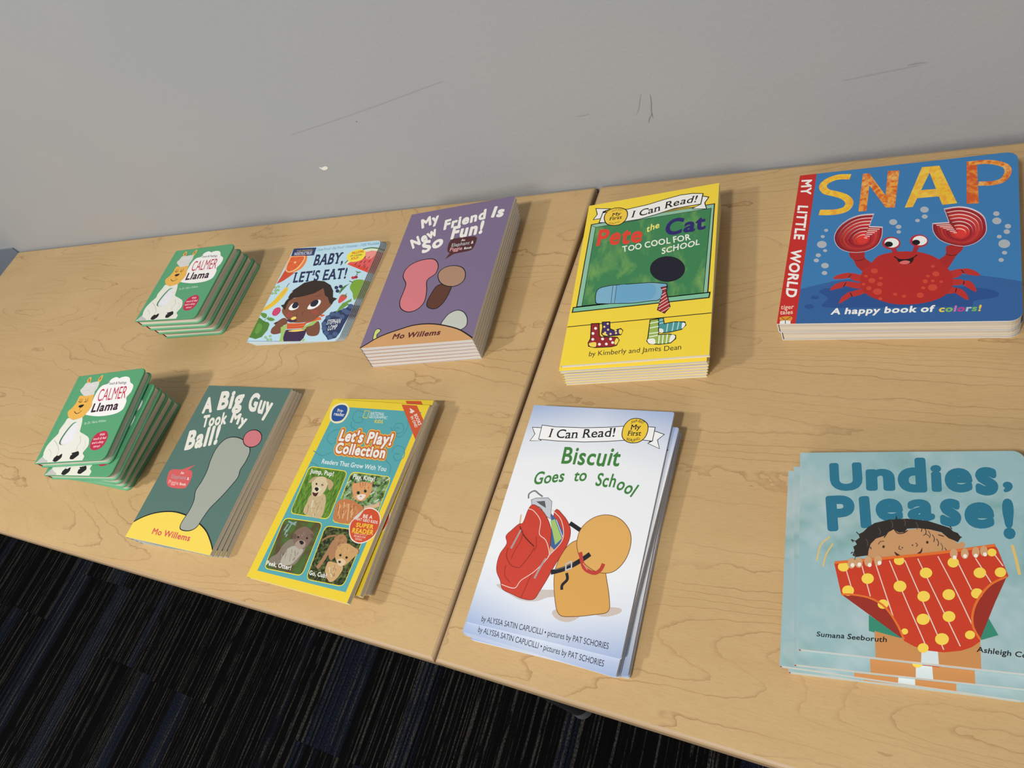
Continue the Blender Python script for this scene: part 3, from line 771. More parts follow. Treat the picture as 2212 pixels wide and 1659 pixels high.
['E',(212, 72, 52),1319,432,14,-1,0,15],
['E',(212, 72, 52),1256,371,35,-2,-1,37],
['E',(212, 72, 52),1185,370,16,-1,-1,17],
['L',(176, 42, 52),40,[913,888,951,789]],
['L',(176, 42, 52),40,[1123,882,1101,787]],
['E',(184, 46, 62),908,914,77,-8,-4,79],
['E',(246, 246, 244),912,917,60,-6,-3,59],
['E',(20, 20, 24),889,902,34,-3,-2,33],
['E',(184, 46, 62),1133,920,74,-7,-3,78],
['E',(246, 246, 244),1140,923,58,-6,-2,58],
['E',(20, 20, 24),1111,904,32,-3,-1,32],
['S',(40, 12, 14),11,[940,749,986,712,1051,707,1096,726,1125,754]],
['B',(34, 16, 18),[965,719,1033,705,1098,722,1085,666,1053,651,998,660]],
['B',(226, 112, 112),[986,676,1029,695,1072,678,1053,653,1007,654]],
['T',(246, 244, 240),0.05,'A happy book of',8,66,[458,100,1268,109],''],
['T',[(244, 214, 70),(140, 190, 90),(205, 120, 190),(205, 60, 140),(190, 205, 220),(120, 185, 100),(246, 200, 70)],0.05,'colors!',9,59,[1303,106,1615,108],''],
],
'undi': [
['G',(40, 114, 142),0.078,'U',[228,1253,465,1260,221,1501]],
['G',(40, 114, 142),0.078,'n',[485,1260,688,1262,486,1449]],
['G',(40, 114, 142),0.078,'d',[705,1250,901,1252,710,1545]],
['G',(40, 114, 142),0.078,'i',[927,1259,999,1259,934,1483]],
['G',(40, 114, 142),0.078,'e',[1015,1255,1193,1256,1025,1457]],
['G',(40, 114, 142),0.078,'s',[1209,1234,1350,1235,1220,1465]],
['G',(40, 114, 142),0.078,',',[1377,1262,1437,1263,1383,1347]],
['G',(40, 114, 142),0.078,'P',[204,912,409,927,190,1210]],
['G',(40, 114, 142),0.078,'l',[438,946,513,956,429,1209]],
['G',(40, 114, 142),0.078,'e',[544,1005,730,1015,544,1193]],
['G',(40, 114, 142),0.078,'a',[756,1019,935,1025,761,1194]],
['G',(40, 114, 142),0.078,'s',[964,982,1098,986,974,1204]],
['G',(40, 114, 142),0.078,'e',[1116,973,1299,980,1127,1178]],
['G',(40, 114, 142),0.078,'!',[1342,904,1413,907,1361,1213]],
['B',(200, 150, 104),[1061,846,1084,871,1105,863,1102,835,1073,820]],
['P',(52, 138, 114),[469,292,661,165,664,138,566,156,465,178]],
['P',(52, 138, 114),[1195,337,1238,231,1137,187,1133,213]],
['P',(202, 142, 84),[501,181,682,144,785,100,772,-54,502,-86]],
['P',(202, 142, 84),[881,87,1019,114,1131,178,1116,-70,877,-100]],
['P',(214, 228, 232),[785,96,881,87,880,-41,772,-54]],
['B',(200, 150, 104),[469,712,484,802,537,877,641,955,748,948,846,964,968,933,1049,871,1074,838,1028,793,809,747,583,705,484,699]],
['P',(46, 38, 36),[374,729,389,770,381,797,406,817,395,843,427,872,420,899,453,919,486,957,534,994,637,1026,676,1027,682,1064,690,1030,753,1037,887,1024,973,993,1022,975,1041,949,1069,937,1086,905,1063,867,1043,879,1008,895,968,938,897,957,823,964,748,957,731,929,693,923,660,949,625,925,592,892,537,869,500,825,485,775,479,735,422,723,399,717]],
['S',(46, 38, 36),7,[395,843,371,852,383,834]],
['S',(46, 38, 36),7,[405,917,428,891]],
['S',(46, 38, 36),7,[376,756,364,742]],
['S',(46, 38, 36),7,[1074,915,1091,903]],
['S',(46, 38, 36),7,[1023,988,1035,966]],
['S',(46, 38, 36),7,[661,954,685,918,723,922,751,943]],
['S',(46, 38, 36),7,[625,934,592,879]],
['S',(46, 38, 36),7,[538,895,513,848]],
['S',(46, 38, 36),7,[945,919,980,907]],
['S',(46, 38, 36),7,[496,803,503,785]],
['E',(60, 40, 30),586,808,8,0,1,11],
['E',(60, 40, 30),872,857,8,0,1,11],
['E',(90, 60, 45),709,808,5,0,0,6],
['E',(90, 60, 45),776,830,5,0,0,6],
['S',(110, 75, 55),6,[551,825,567,847,592,852]],
['S',(110, 75, 55),6,[849,907,869,920,887,903]],
['S',(110, 75, 55),6,[693,822,686,798,703,793]],
['S',(110, 75, 55),6,[797,849,808,834,799,820]],
['B',(70, 35, 30),[655,773,673,762,698,742,668,744]],
['B',(70, 35, 30),[803,769,823,787,836,814,835,788,818,765]],
['S',(88, 76, 70),5,[380,752,393,724,388,695]],
['S',(46, 38, 36),5,[410,790,423,762,417,733]],
['S',(46, 38, 36),5,[439,828,452,799,447,770]],
['S',(88, 76, 70),5,[469,864,482,835,476,806]],
['S',(46, 38, 36),5,[498,898,511,869,506,840]],
['S',(46, 38, 36),5,[528,929,541,901,535,871]],
['S',(88, 76, 70),5,[557,958,570,929,564,900]],
['S',(46, 38, 36),5,[586,982,599,954,593,924]],
['S',(46, 38, 36),5,[615,1003,628,974,622,945]],
['S',(88, 76, 70),5,[644,1019,656,990,650,961]],
['S',(46, 38, 36),5,[672,1030,684,1001,678,972]],
['S',(46, 38, 36),5,[700,1036,712,1007,706,978]],
['S',(88, 76, 70),5,[728,1037,740,1009,734,979]],
['S',(46, 38, 36),5,[755,1034,767,1005,760,976]],
['S',(46, 38, 36),5,[782,1025,793,996,787,967]],
['S',(88, 76, 70),5,[808,1011,819,983,813,954]],
['S',(46, 38, 36),5,[834,993,845,965,839,936]],
['S',(46, 38, 36),5,[859,971,870,943,864,915]],
['S',(88, 76, 70),5,[884,946,895,918,888,890]],
['S',(46, 38, 36),5,[908,918,919,890,913,862]],
['S',(46, 38, 36),5,[932,887,943,860,936,832]],
['S',(88, 76, 70),5,[956,855,966,828,960,800]],
['S',(46, 38, 36),5,[979,822,989,795,983,767]],
['S',(46, 38, 36),5,[1002,788,1012,761,1006,734]],
['S',(88, 76, 70),5,[1027,784,1037,757,1031,730]],
['S',(46, 38, 36),5,[1052,785,1063,759,1056,731]],
['P',(202, 60, 34),[247,659,584,716,956,782,1283,854,1297,831,1340,636,1329,634,1229,570,1151,468,1108,368,1100,273,1132,191,1131,178,1080,135,1018,105,915,82,812,83,740,103,681,133,682,144,644,246,576,355,488,411,381,429,291,426]],
['P',(152, 44, 32),[682,144,644,246,576,355,488,411,381,429,291,426,468,296,660,155]],
['P',(152, 44, 32),[1329,634,1229,570,1151,468,1108,368,1100,273,1132,191,1243,450]],
['S',(232, 206, 190),7,[330,607,362,478]],
['S',(232, 206, 190),7,[434,661,484,426]],
['S',(232, 206, 190),7,[527,675,623,298]],
['S',(232, 206, 190),7,[620,702,715,404,781,209,808,126]],
['S',(232, 206, 190),7,[719,712,879,218,916,99]],
['S',(232, 206, 190),7,[803,730,976,243,1014,133]],
['S',(232, 206, 190),7,[931,754,1019,517,1095,286]],
['S',(232, 206, 190),7,[1050,718,1115,524]],
['S',(232, 206, 190),7,[1160,753,1234,585]],
['S',(232, 206, 190),7,[1276,788,1316,708]],
['E',(246, 212, 84),310,636,38,2,1,37],
['E',(246, 212, 84),471,557,41,3,2,40],
['E',(246, 212, 84),338,457,40,3,1,39],
['E',(246, 212, 84),683,708,34,2,2,35],
['E',(246, 212, 84),678,516,41,3,2,41],
['E',(246, 212, 84),848,626,39,2,3,39],
['E',(246, 212, 84),1022,714,35,2,3,37],
['E',(246, 212, 84),1261,802,27,1,3,29],
['E',(246, 212, 84),1175,650,37,2,4,38],
['E',(246, 212, 84),1296,662,33,2,4,35],
['E',(246, 212, 84),822,455,39,3,3,39],
['E',(246, 212, 84),976,480,38,3,3,39],
['E',(246, 212, 84),1144,502,35,3,3,36],
['E',(246, 212, 84),564,377,35,3,2,34],
['E',(246, 212, 84),808,293,40,4,3,39],
['E',(246, 212, 84),965,327,38,3,3,38],
['E',(246, 212, 84),911,169,41,4,3,40],
['E',(246, 212, 84),690,197,21,2,1,21],
['E',(246, 212, 84),795,97,33,4,2,32],
['E',(246, 212, 84),1077,215,29,3,3,29],
['S',(226, 112, 44),20,[251,664,584,718,957,784,1286,856]],
['S',(226, 112, 44),14,[1329,634,1229,570,1151,468,1108,368,1100,273,1132,191]],
['S',(226, 112, 44),14,[682,144,644,246,576,355,488,411,381,429,291,426]],
['E',(206, 160, 116),366,666,27,2,1,41],
['E',(244, 236, 226),373,652,13,1,0,16],
['E',(206, 160, 116),415,675,27,1,1,41],
['E',(244, 236, 226),419,660,13,1,1,16],
['E',(206, 160, 116),479,688,26,1,2,41],
['E',(244, 236, 226),488,661,13,1,1,16],
['E',(206, 160, 116),545,700,26,1,2,41],
['E',(244, 236, 226),554,681,13,1,1,16],
['E',(206, 160, 116),1031,780,24,1,3,39],
['E',(244, 236, 226),1034,752,12,1,1,15],
['E',(206, 160, 116),1098,783,24,1,3,39],
['E',(244, 236, 226),1098,766,12,1,1,15],
['E',(206, 160, 116),1165,798,23,1,4,39],
['E',(244, 236, 226),1163,772,12,1,1,15],
['E',(206, 160, 116),1214,810,23,1,4,39],
['E',(244, 236, 226),1219,785,12,1,1,15],
['S',(220, 188, 112),11,[218,869,153,796,125,671]],
['S',(220, 188, 112),11,[241,814,191,724,168,628]],
['S',(220, 188, 112),18,[1386,864,1398,745,1404,652]],
['T',(20, 20, 24),0.02,'Sumana Seeboruth',5,35,[118,104,577,111],'j'],
['T',(20, 20, 24),0.02,'Ashleigh Corrin',8,34,[1104,107,1466,99],'j'],
],
}
DIE_CUT = {'llam': [408, 618, 468, 633, 520, 600, 567, 505, 583, 401, 547, 301, 448, 271, 361, 279, 313, 324, 316, 416, 356, 538], 'snap': [[[739, 1301, 710, 1303, 670, 1305, 630, 1302, 595, 1294, 561, 1280, 530, 1262, 500, 1236, 471, 1206, 448, 1172, 431, 1135, 419, 1094, 413, 1055, 415, 1018, 423, 982, 436, 949, 452, 919, 473, 892, 499, 869, 530, 851, 566, 837, 603, 828, 640, 826, 677, 830, 711, 839, 741, 854, 768, 874, 790, 900, 806, 933, 816, 973, 823, 1012, 825, 1054, 823, 1096, 821, 1126, 709, 1145], [653, 1045]], [[1325, 1292, 1354, 1298, 1395, 1305, 1436, 1306, 1473, 1298, 1510, 1283, 1543, 1263, 1573, 1238, 1601, 1208, 1622, 1175, 1636, 1139, 1643, 1100, 1647, 1061, 1649, 1024, 1647, 987, 1639, 953, 1624, 921, 1603, 890, 1579, 865, 1550, 846, 1518, 833, 1485, 827, 1453, 831, 1421, 842, 1389, 857, 1357, 874, 1326, 895, 1299, 920, 1277, 952, 1259, 988, 1247, 1024, 1241, 1061, 1240, 1098, 1239, 1124, 1367, 1122], [1452, 1035]]]}

# ------------------------------------------------------------------ tagging
def tag(o, label=None, cat=None, group=None, kind=None):
    for k, v in (('label', label), ('category', cat), ('group', group), ('kind', kind)):
        if v:
            o[k] = v
    return o

def empty(name, loc=(0, 0, 0), rz=0.0):
    o = bpy.data.objects.new(name, None)
    o.empty_display_size = 0.02
    COL.objects.link(o)
    o.location = loc
    o.rotation_euler = (0, 0, rz)
    return o

def link_mesh(name, me, parent=None):
    o = bpy.data.objects.new(name, me)
    COL.objects.link(o)
    if parent:
        o.parent = parent
    return o

# ------------------------------------------------------------------ materials
def lin(c):
    c = c / 255.0
    return c / 12.92 if c <= 0.04045 else ((c + 0.055) / 1.055) ** 2.4

def rgb(c):
    return tuple(min(0.92, lin(v)) for v in c) + (1.0,)

MATS = {}

def new_mat(name, rough=0.5, spec=0.35):
    m = bpy.data.materials.new(name)
    m.use_nodes = True
    nt = m.node_tree
    b = nt.nodes['Principled BSDF']
    b.inputs['Roughness'].default_value = rough
    b.inputs['Specular IOR Level'].default_value = spec
    return m, nt, b

class N:
    """small node-graph helper"""
    def __init__(self, nt):
        self.nt = nt
    def node(self, t, **kw):
        n = self.nt.nodes.new(t)
        for k, v in kw.items():
            setattr(n, k, v)
        return n
    def put(self, sock, v):
        if hasattr(v, 'is_output'):
            self.nt.links.new(v, sock)
        else:
            sock.default_value = v
    def coords(self):
        return self.node('ShaderNodeTexCoord').outputs['Object']
    def sep(self, v):
        n = self.node('ShaderNodeSeparateXYZ')
        self.put(n.inputs[0], v)
        return n.outputs
    def comb(self, x=0.0, y=0.0, z=0.0):
        n = self.node('ShaderNodeCombineXYZ')
        for s, v in zip(n.inputs, (x, y, z)):
            self.put(s, v)
        return n.outputs[0]
    def math(self, op, a, b=0.0, c=0.0):
        n = self.node('ShaderNodeMath', operation=op)
        for s, v in zip(n.inputs, (a, b, c)):
            self.put(s, v)
        return n.outputs[0]
    def noise(self, v, scale=1.0, detail=2.0, rough=0.5, dist=0.0):
        n = self.node('ShaderNodeTexNoise')
        self.put(n.inputs['Vector'], v)
        n.inputs['Scale'].default_value = scale
        n.inputs['Detail'].default_value = detail
        n.inputs['Roughness'].default_value = rough
        n.inputs['Distortion'].default_value = dist
        return n.outputs[0]
    def white(self, v):
        n = self.node('ShaderNodeTexWhiteNoise')
        self.put(n.inputs['Vector'], v)
        return n.outputs['Value']
    def ramp(self, f, *stops):
        n = self.node('ShaderNodeValToRGB')
        self.put(n.inputs[0], f)
        e = n.color_ramp.elements
        while len(e) < len(stops):
            e.new(0.5)
        for s, (p, c) in zip(e, stops):
            s.position = p
            s.color = c if len(c) == 4 else tuple(c) + (1.0,)
        return n.outputs[0]
    def step(self, f, lo, hi):
        n = self.node('ShaderNodeMapRange')
        self.put(n.inputs[0], f)
        n.inputs[1].default_value = lo
        n.inputs[2].default_value = hi
        return n.outputs[0]
    def mix(self, f, a, b):
        n = self.node('ShaderNodeMix', data_type='RGBA')
        self.put(n.inputs[0], f)
        self.put(n.inputs[6], a)
        self.put(n.inputs[7], b)
        return n.outputs[2]
    def bump(self, h, strength, dist, bsdf):
        n = self.node('ShaderNodeBump')
        n.inputs['Strength'].default_value = strength
        n.inputs['Distance'].default_value = dist
        self.put(n.inputs['Height'], h)
        self.nt.links.new(n.outputs[0], bsdf.inputs['Normal'])

def printed(m, c1, c2, scale, lo=0.4, hi=0.6, detail=3.0, stretch=(1, 1, 1), c3=None):
    """ink that is mottled in the print itself"""
    mat, nt, b = new_mat('print_' + m.strip('~'))
    g = N(nt)
    x, y, z = g.sep(g.coords())
    v = g.comb(g.math('MULTIPLY', x, stretch[0]), g.math('MULTIPLY', y, stretch[1]), 0.0)
    f = g.step(g.noise(v, scale, detail, 0.6, 0.4), lo, hi)
    col = g.mix(f, rgb(c1), rgb(c2))
    if c3:
        f2 = g.math('MULTIPLY', g.step(g.noise(v, scale * 0.45, 4.0, 0.7), 0.48, 0.68), 0.85)
        col = g.mix(f2, col, rgb(c3))
    g.put(b.inputs['Base Color'], col)
    return mat

def fancy(k):
    if k == '~grass': return printed(k, (66, 104, 30), (104, 146, 48), 160, stretch=(2.2, 0.7, 1))
    if k == '~foliage': return printed(k, (34, 52, 24), (112, 158, 74), 230, 0.42, 0.62, 4, c3=(188, 204, 178))
    if k == '~otterbg': return printed(k, (84, 66, 42), (70, 104, 44), 60, 0.4, 0.62)
    if k == '~cubbg': return printed(k, (26, 34, 16), (104, 116, 58), 260, 0.44, 0.66, 4)
    if k == '~chalk': return printed(k, (62, 132, 84), (124, 172, 92), 42, 0.5, 0.74, 4, stretch=(1, 0.6, 1))
    if k == '~yel': return printed(k, (246, 200, 52), (238, 168, 56), 150, 0.42, 0.6, c3=(250, 214, 96))
    if k == '~yel2': return printed(k, (238, 180, 58), (248, 206, 78), 150, 0.4, 0.62)
    if k == '~ora': return printed(k, (214, 92, 36), (240, 164, 62), 190, 0.42, 0.6, c3=(244, 196, 112))
    if k == '~ora2': return printed(k, (212, 88, 38), (236, 148, 62), 150, 0.45, 0.66)
    if k == '~aqua': return printed(k, (150, 184, 190), (118, 164, 162), 20, 0.46, 0.70, 6, c3=(192, 206, 210))
    if k == '~bluefade':
        mat, nt, b = new_mat('print_bluefade')
        g = N(nt)
        x, y, z = g.sep(g.coords())
        d = g.math('ADD', g.math('ABSOLUTE', y), g.math('MULTIPLY', g.math('ABSOLUTE', x), 0.22))
        g.put(b.inputs['Base Color'], g.ramp(g.step(d, 0.062, 0.135), (0.0, rgb((232, 235, 240))), (0.45, rgb((216, 223, 236))), (1.0, rgb((150, 172, 214)))))
        return mat
    raise KeyError(k)

def ink(c):
    if c not in MATS:
        if isinstance(c, str) and c[0] == '~':
            MATS[c] = fancy(c)
        else:
            m, nt, b = new_mat('ink')
            b.inputs['Base Color'].default_value = rgb(c)
            MATS[c] = m
    return MATS[c]

def paper(name, c1, c2, freq, rough=0.8):
    """edges of stacked leaves: fine lines across the thickness"""
    m, nt, b = new_mat(name, rough, 0.2)
    g = N(nt)
    x, y, z = g.sep(g.coords())
    v = g.comb(g.math('MULTIPLY', x, 6.0), g.math('MULTIPLY', y, 6.0), g.math('MULTIPLY', z, freq))
    f = g.step(g.noise(v, 1.0, 2.0, 0.5), 0.36, 0.58)
    g.put(b.inputs['Base Color'], g.mix(f, rgb(c2), rgb(c1)))
    return m

PAPER = paper('leaf_edges', (238, 237, 236), (208, 204, 202), 4200)
BOARD = paper('board_leaf_edges', (236, 228, 212), (208, 198, 182), 900)
BOARDW = paper('white_board_edges', (240, 232, 226), (226, 214, 208), 900)
EDGE, _, _b = new_mat('cut_card_edge', 0.7, 0.2)
_b.inputs['Base Color'].default_value = rgb((240, 236, 232))

# ------------------------------------------------------------------ letters
GL = {}

def text_mesh(s):
    cu = bpy.data.curves.new('glyph', 'FONT')
    cu.body = s
    cu.resolution_u = 4
    o = bpy.data.objects.new('glyph', cu)
    COL.objects.link(o)
    dg = bpy.context.evaluated_depsgraph_get()
    me = o.evaluated_get(dg).to_mesh()
    vs_ = [(v.co.x, v.co.y) for v in me.vertices]
    fs = [tuple(p.vertices) for p in me.polygons]
    o.evaluated_get(dg).to_mesh_clear()
    bpy.data.objects.remove(o)
    bpy.data.curves.remove(cu)
    return vs_, fs

CAP = max(p[1] for p in text_mesh('H')[0])
XH = max(p[1] for p in text_mesh('x')[0])
I_RIGHT = max(p[0] for p in text_mesh('I')[0])

def glyph(ch, bold, serif):
    """outline of one letter, thickened by bold and unified; cap height 1"""
    key = (ch, bold, serif)
    if key in GL:
        return GL[key]
    sp, _ = text_mesh(ch + 'I')
    adv = max(p[0] for p in sp) - I_RIGHT
    if ch == ' ':
        GL[key] = ([], [], adv / CAP, (0, 0, 0, 0))
        return GL[key]
    pts, faces = text_mesh(ch)
    pts = [(x / CAP, y / CAP) for x, y in pts]
    count = {}
    for f in faces:
        for a, b in zip(f, f[1:] + f[:1]):
            k = (min(a, b), max(a, b))
            count[k] = count.get(k, 0) + 1
    edges = [k for k, n in count.items() if n == 1]
    if bold or serif:
        V = [Vector(p) for p in pts]
        F = [list(f) for f in faces]
        def add(poly):
            i = len(V)
            V.extend(Vector(p) for p in poly)
            F.append(list(range(i, i + len(poly))))
        r = max(bold, 0.0)
        if r:
            for a, b in edges:
                p, q = Vector(pts[a]), Vector(pts[b])
                d = q - p
                if d.length < 1e-5:
                    continue
                n = Vector((-d.y, d.x)).normalized() * r
                add([p + n, p - n, q - n, q + n])
            for i in {i for e in edges for i in e}:
                add([(pts[i][0] + r * math.cos(t * math.pi / 4), pts[i][1] + r * math.sin(t * math.pi / 4)) for t in range(8)])
        if serif:
            h = 0.06 if serif == 'S' else 0.10
            for a, b in edges:
                p, q = pts[a], pts[b]
                if abs(p[1] - q[1]) > 0.02 or not 0.04 < abs(p[0] - q[0]) < 0.22:
                    continue
                y = (p[1] + q[1]) / 2
                x0, x1 = min(p[0], q[0]), max(p[0], q[0])
                for y0 in (0.0, 1.0, XH / CAP):
                    if abs(y - y0) < 0.03:
                        s = -1 if y0 else 1
                        e = 0.11 if serif == 'S' else 0.13
                        add([(x0 - e, y), (x1 + e, y), (x1 + e, y + s * h), (x0 - e, y + s * h)])
        F = [ccw(f, V) for f in F]
        v2, e2, f2, ov, oe, of = delaunay_2d_cdt(V, [], F, 0, 1e-5)
        pts = [(v.x, v.y) for v in v2]
        bx = face_boxes(F, V)
        faces = [tuple(f) for f in f2 if within(f, v2, F, V, bx)]
    xs = [p[0] for p in pts]
    ys = [p[1] for p in pts]
    GL[key] = (pts, faces, adv / CAP + 1.6 * bold, (min(xs), min(ys), max(xs), max(ys)))
    return GL[key]

# ------------------------------------------------------------------ printed art on a cover
def smooth(pts, closed, n=4):
    out = []
    m = len(pts)
    for i in range(m if closed else m - 1):
        if closed:
            p = [pts[(i + k) % m] for k in (-1, 0, 1, 2)]
        else:
            p = [pts[min(max(i + k, 0), m - 1)] for k in (-1, 0, 1, 2)]
        for s in range(n):
            t = s / n
            out.append(tuple(0.5 * (2 * b + (c - a) * t + (2 * a - 5 * b + 4 * c - d) * t * t + (3 * b - a - 3 * c + d) * t ** 3) for a, b, c, d in zip(*p)))
    if not closed:
        out.append(pts[-1])
    return out

def ribbon(pts, w, closed):
    """quads along a line, with mitred joints"""
    m = len(pts)
    L, R = [], []
    for i, p in enumerate(pts):
        a = pts[i - 1] if (i or closed) else p
        b = pts[(i + 1) % m] if (i < m - 1 or closed) else p
        d0, d1 = Vector((p[0] - a[0], p[1] - a[1])), Vector((b[0] - p[0], b[1] - p[1]))
        d0 = d0.normalized() if d0.length > 1e-9 else d1.normalized()
        d1 = d1.normalized() if d1.length > 1e-9 else d0
        t = d0 + d1
        t = t.normalized() if t.length > 1e-6 else d0
        k = min(1.6, 1.0 / max(0.3, t.dot(d0)))
        n = Vector((-t.y, t.x)) * w * 0.5 * k
        L.append((p[0] + n.x, p[1] + n.y))
        R.append((p[0] - n.x, p[1] - n.y))
    q = [[L[i], R[i], R[(i + 1) % m], L[(i + 1) % m]] for i in range(m if closed else m - 1)]
    return q

def pairs(f, s=1e-4):
    return [(f[i] * s, f[i + 1] * s) for i in range(0, len(f), 2)]

def ccw(f, pts):
    a = sum(pts[i][0] * pts[j][1] - pts[j][0] * pts[i][1] for i, j in zip(f, list(f[1:]) + [f[0]]))
    return list(f) if a > 0 else list(f)[::-1]

def inside(x, y, f, P):
    w = False
    j = f[-1]
    for i in f:
        a, c = P[i], P[j]
        if (a[1] > y) != (c[1] > y) and x < (c[0] - a[0]) * (y - a[1]) / (c[1] - a[1]) + a[0]:
            w = not w
        j = i
    return w

def within(tri, v, F, P, boxes):
    x = sum(v[i][0] for i in tri) / len(tri)
    y = sum(v[i][1] for i in tri) / len(tri)
    return any(b[0] <= x <= b[1] and b[2] <= y <= b[3] and inside(x, y, f, P) for f, b in zip(F, boxes))

def face_boxes(F, P):
    return [(min(P[i][0] for i in f), max(P[i][0] for i in f), min(P[i][1] for i in f), max(P[i][1] for i in f)) for f in F]

def fill(pts):
    v, e, f, ov, oe, of = delaunay_2d_cdt([Vector(p) for p in pts], [], [ccw(list(range(len(pts))), pts)], 0, 1e-7)
    F = [list(range(len(pts)))]
    bx = face_boxes(F, pts)
    return [[tuple(v[i]) for i in t] for t in f if within(t, v, F, pts, bx)]

def clip(poly, w, l):
    for ax, lim, sg in ((0, 0.0, 1), (0, w, -1), (1, 0.0, 1), (1, l, -1)):
        if not poly:
            return poly
        if all(sg * (p[ax] - lim) >= 0 for p in poly):
            continue
        out = []
        for p, q in zip(poly, poly[1:] + poly[:1]):
            a, b = sg * (p[ax] - lim), sg * (q[ax] - lim)
            if a >= 0:
                out.append(p)
            if a * b < 0:
                t = a / (a - b)
                out.append((p[0] + (q[0] - p[0]) * t, p[1] + (q[1] - p[1]) * t))
        poly = out
    return poly

def clip_convex(poly, shape):
    """keep what lies inside a convex outline"""
    for (ax, ay), (bx, by) in zip(shape, shape[1:] + shape[:1]):
        if not poly:
            return poly
        d = [(bx - ax) * (p[1] - ay) - (by - ay) * (p[0] - ax) for p in poly]
        if min(d) >= -1e-12:
            continue
        out = []
        for i, p in enumerate(poly):
            j = (i + 1) % len(poly)
            q = poly[j]
            if d[i] >= 0:
                out.append(p)
            if d[i] * d[j] < 0:
                t = d[i] / (d[i] - d[j])
                out.append((p[0] + (q[0] - p[0]) * t, p[1] + (q[1] - p[1]) * t))
        poly = out
    return poly

def text_polys(text, bold, ux, uy, base, opt, rnd):
    """one list of polygons per letter"""
    gs = [glyph(c, bold, opt if opt in ('s', 'S') else '') for c in text]
    if opt == 'z':
        gs = [g[:2] + (glyph(c, 0.05, '')[2],) for c, g in zip(text, gs)]
        bold = 0.05
    total = sum(g[2] for g in gs) or 1.0
    seg = [math.dist(a, b) for a, b in zip(base, base[1:])]
    length = sum(seg)
    scale = length / total
    d0 = Vector((base[1][0] - base[0][0], base[1][1] - base[0][1])).normalized()
    up = Vector((ux, uy))
    out = []
    pos = 0.0
    for c, g in zip(text, gs):
        mid = pos + g[2] * scale / 2
        pos += g[2] * scale
        k, s = 0, mid
        while k < len(seg) - 1 and s > seg[k]:
            s -= seg[k]
            k += 1
        a, b = Vector(base[k]), Vector(base[k + 1])
        d = (b - a).normalized()
        u = up.copy()
        u.rotate(Matrix.Rotation(d0.angle_signed(d) * -1, 2)) if len(seg) > 1 and abs(d0.angle_signed(d)) > 1e-4 else None
        o = a + d * s
        sx = scale
        if opt == 'j':
            r = Matrix.Rotation(rnd.uniform(-0.07, 0.07), 2)
            d = r @ d
            u = r @ u * rnd.uniform(0.94, 1.06)
            o = o + u * rnd.uniform(-0.05, 0.05)
        polys = []
        for f in g[1]:
            polys.append([tuple(o + d * ((g[0][i][0] - g[2] / 2 + 0.8 * bold) * sx) + u * g[0][i][1]) for i in f])
        out.append(polys)
    return out

STEP = 1.6e-5

def draw(ops, w, l, faces, z0, shape=None):
    """turns the art list into flat coloured faces lying in thin layers on the cover; faces: list of (color, z, polygon)"""
    boxes = []
    rnd = random.Random(7)
    def put(color, polys, extra=0):
        polys = [p for p in ((clip_convex(list(q), shape) if shape else clip(list(q), w, l)) for q in polys) if len(p) > 2]
        if not polys:
            return
        xs = [p[0] for q in polys for p in q]
        ys = [p[1] for q in polys for p in q]
        bb = (min(xs), min(ys), max(xs), max(ys))
        lay = 1 + max([b[4] for b in boxes if b[0] < bb[2] and bb[0] < b[2] and b[1] < bb[3] and bb[1] < b[3]], default=0)
        boxes.append(bb + (lay,))
        for q in polys:
            faces.append((color, z0 + lay * STEP, q))
    for op in ops:
        k, c = op[0], op[1]
        if k == 'P':
            put(c, fill(pairs(op[2])))
        elif k == 'B':
            put(c, fill(smooth(pairs(op[2]), True)))
        elif k == 'S':
            put(c, ribbon(smooth(pairs(op[3]), False, 5), op[2] * 1e-4, False))
        elif k == 'L':
            put(c, ribbon(pairs(op[3]), op[2] * 1e-4, False))
        elif k == 'O':
            put(c, ribbon(smooth(pairs(op[3]), True), op[2] * 1e-4, True))
        elif k == 'E':
            cx, cy, ax, ay, bx, by = (v * 1e-4 for v in op[2:])
            pts = [(cx + ax * math.cos(t) + bx * math.sin(t), cy + ay * math.cos(t) + by * math.sin(t)) for t in (i * math.pi / 9 for i in range(18))]
            put(c, [pts])
        elif k == 'R':
            q = [Vector(p) for p in pairs(op[3])]
            r = op[2] * 1e-4
            pts = []
            for i in range(4):
                p, a, b = q[i], q[i - 1], q[(i + 1) % 4]
                s, e = p + (a - p).normalized() * r, p + (b - p).normalized() * r
                for t in (0, 0.25, 0.5, 0.75, 1):
                    pts.append(tuple(s * (1 - t) ** 2 + p * 2 * t * (1 - t) + e * t * t))
            put(c, [pts])
        elif k == 'T':
            letters = text_polys(op[3], op[2], op[4] * 1e-4, op[5] * 1e-4, pairs(op[6]), op[7], rnd)
            if isinstance(c, list):
                for i, polys in enumerate(letters):
                    put(c[i % len(c)], polys)
            elif op[2] > 0.07 or op[7] in ('j', 's'):
                for polys in letters:
                    put(c, polys)
            else:
                put(c, [p for polys in letters for p in polys])
        elif k == 'G':
            pts, fs, adv, (x0, y0, x1, y1) = glyph(op[3], op[2], '')
            bl, br, tl = (Vector(p) for p in pairs(op[4]))
            put(c, [[tuple(bl + (br - bl) * ((pts[i][0] - x0) / (x1 - x0)) + (tl - bl) * ((pts[i][1] - y0) / (y1 - y0))) for i in f] for f in fs])

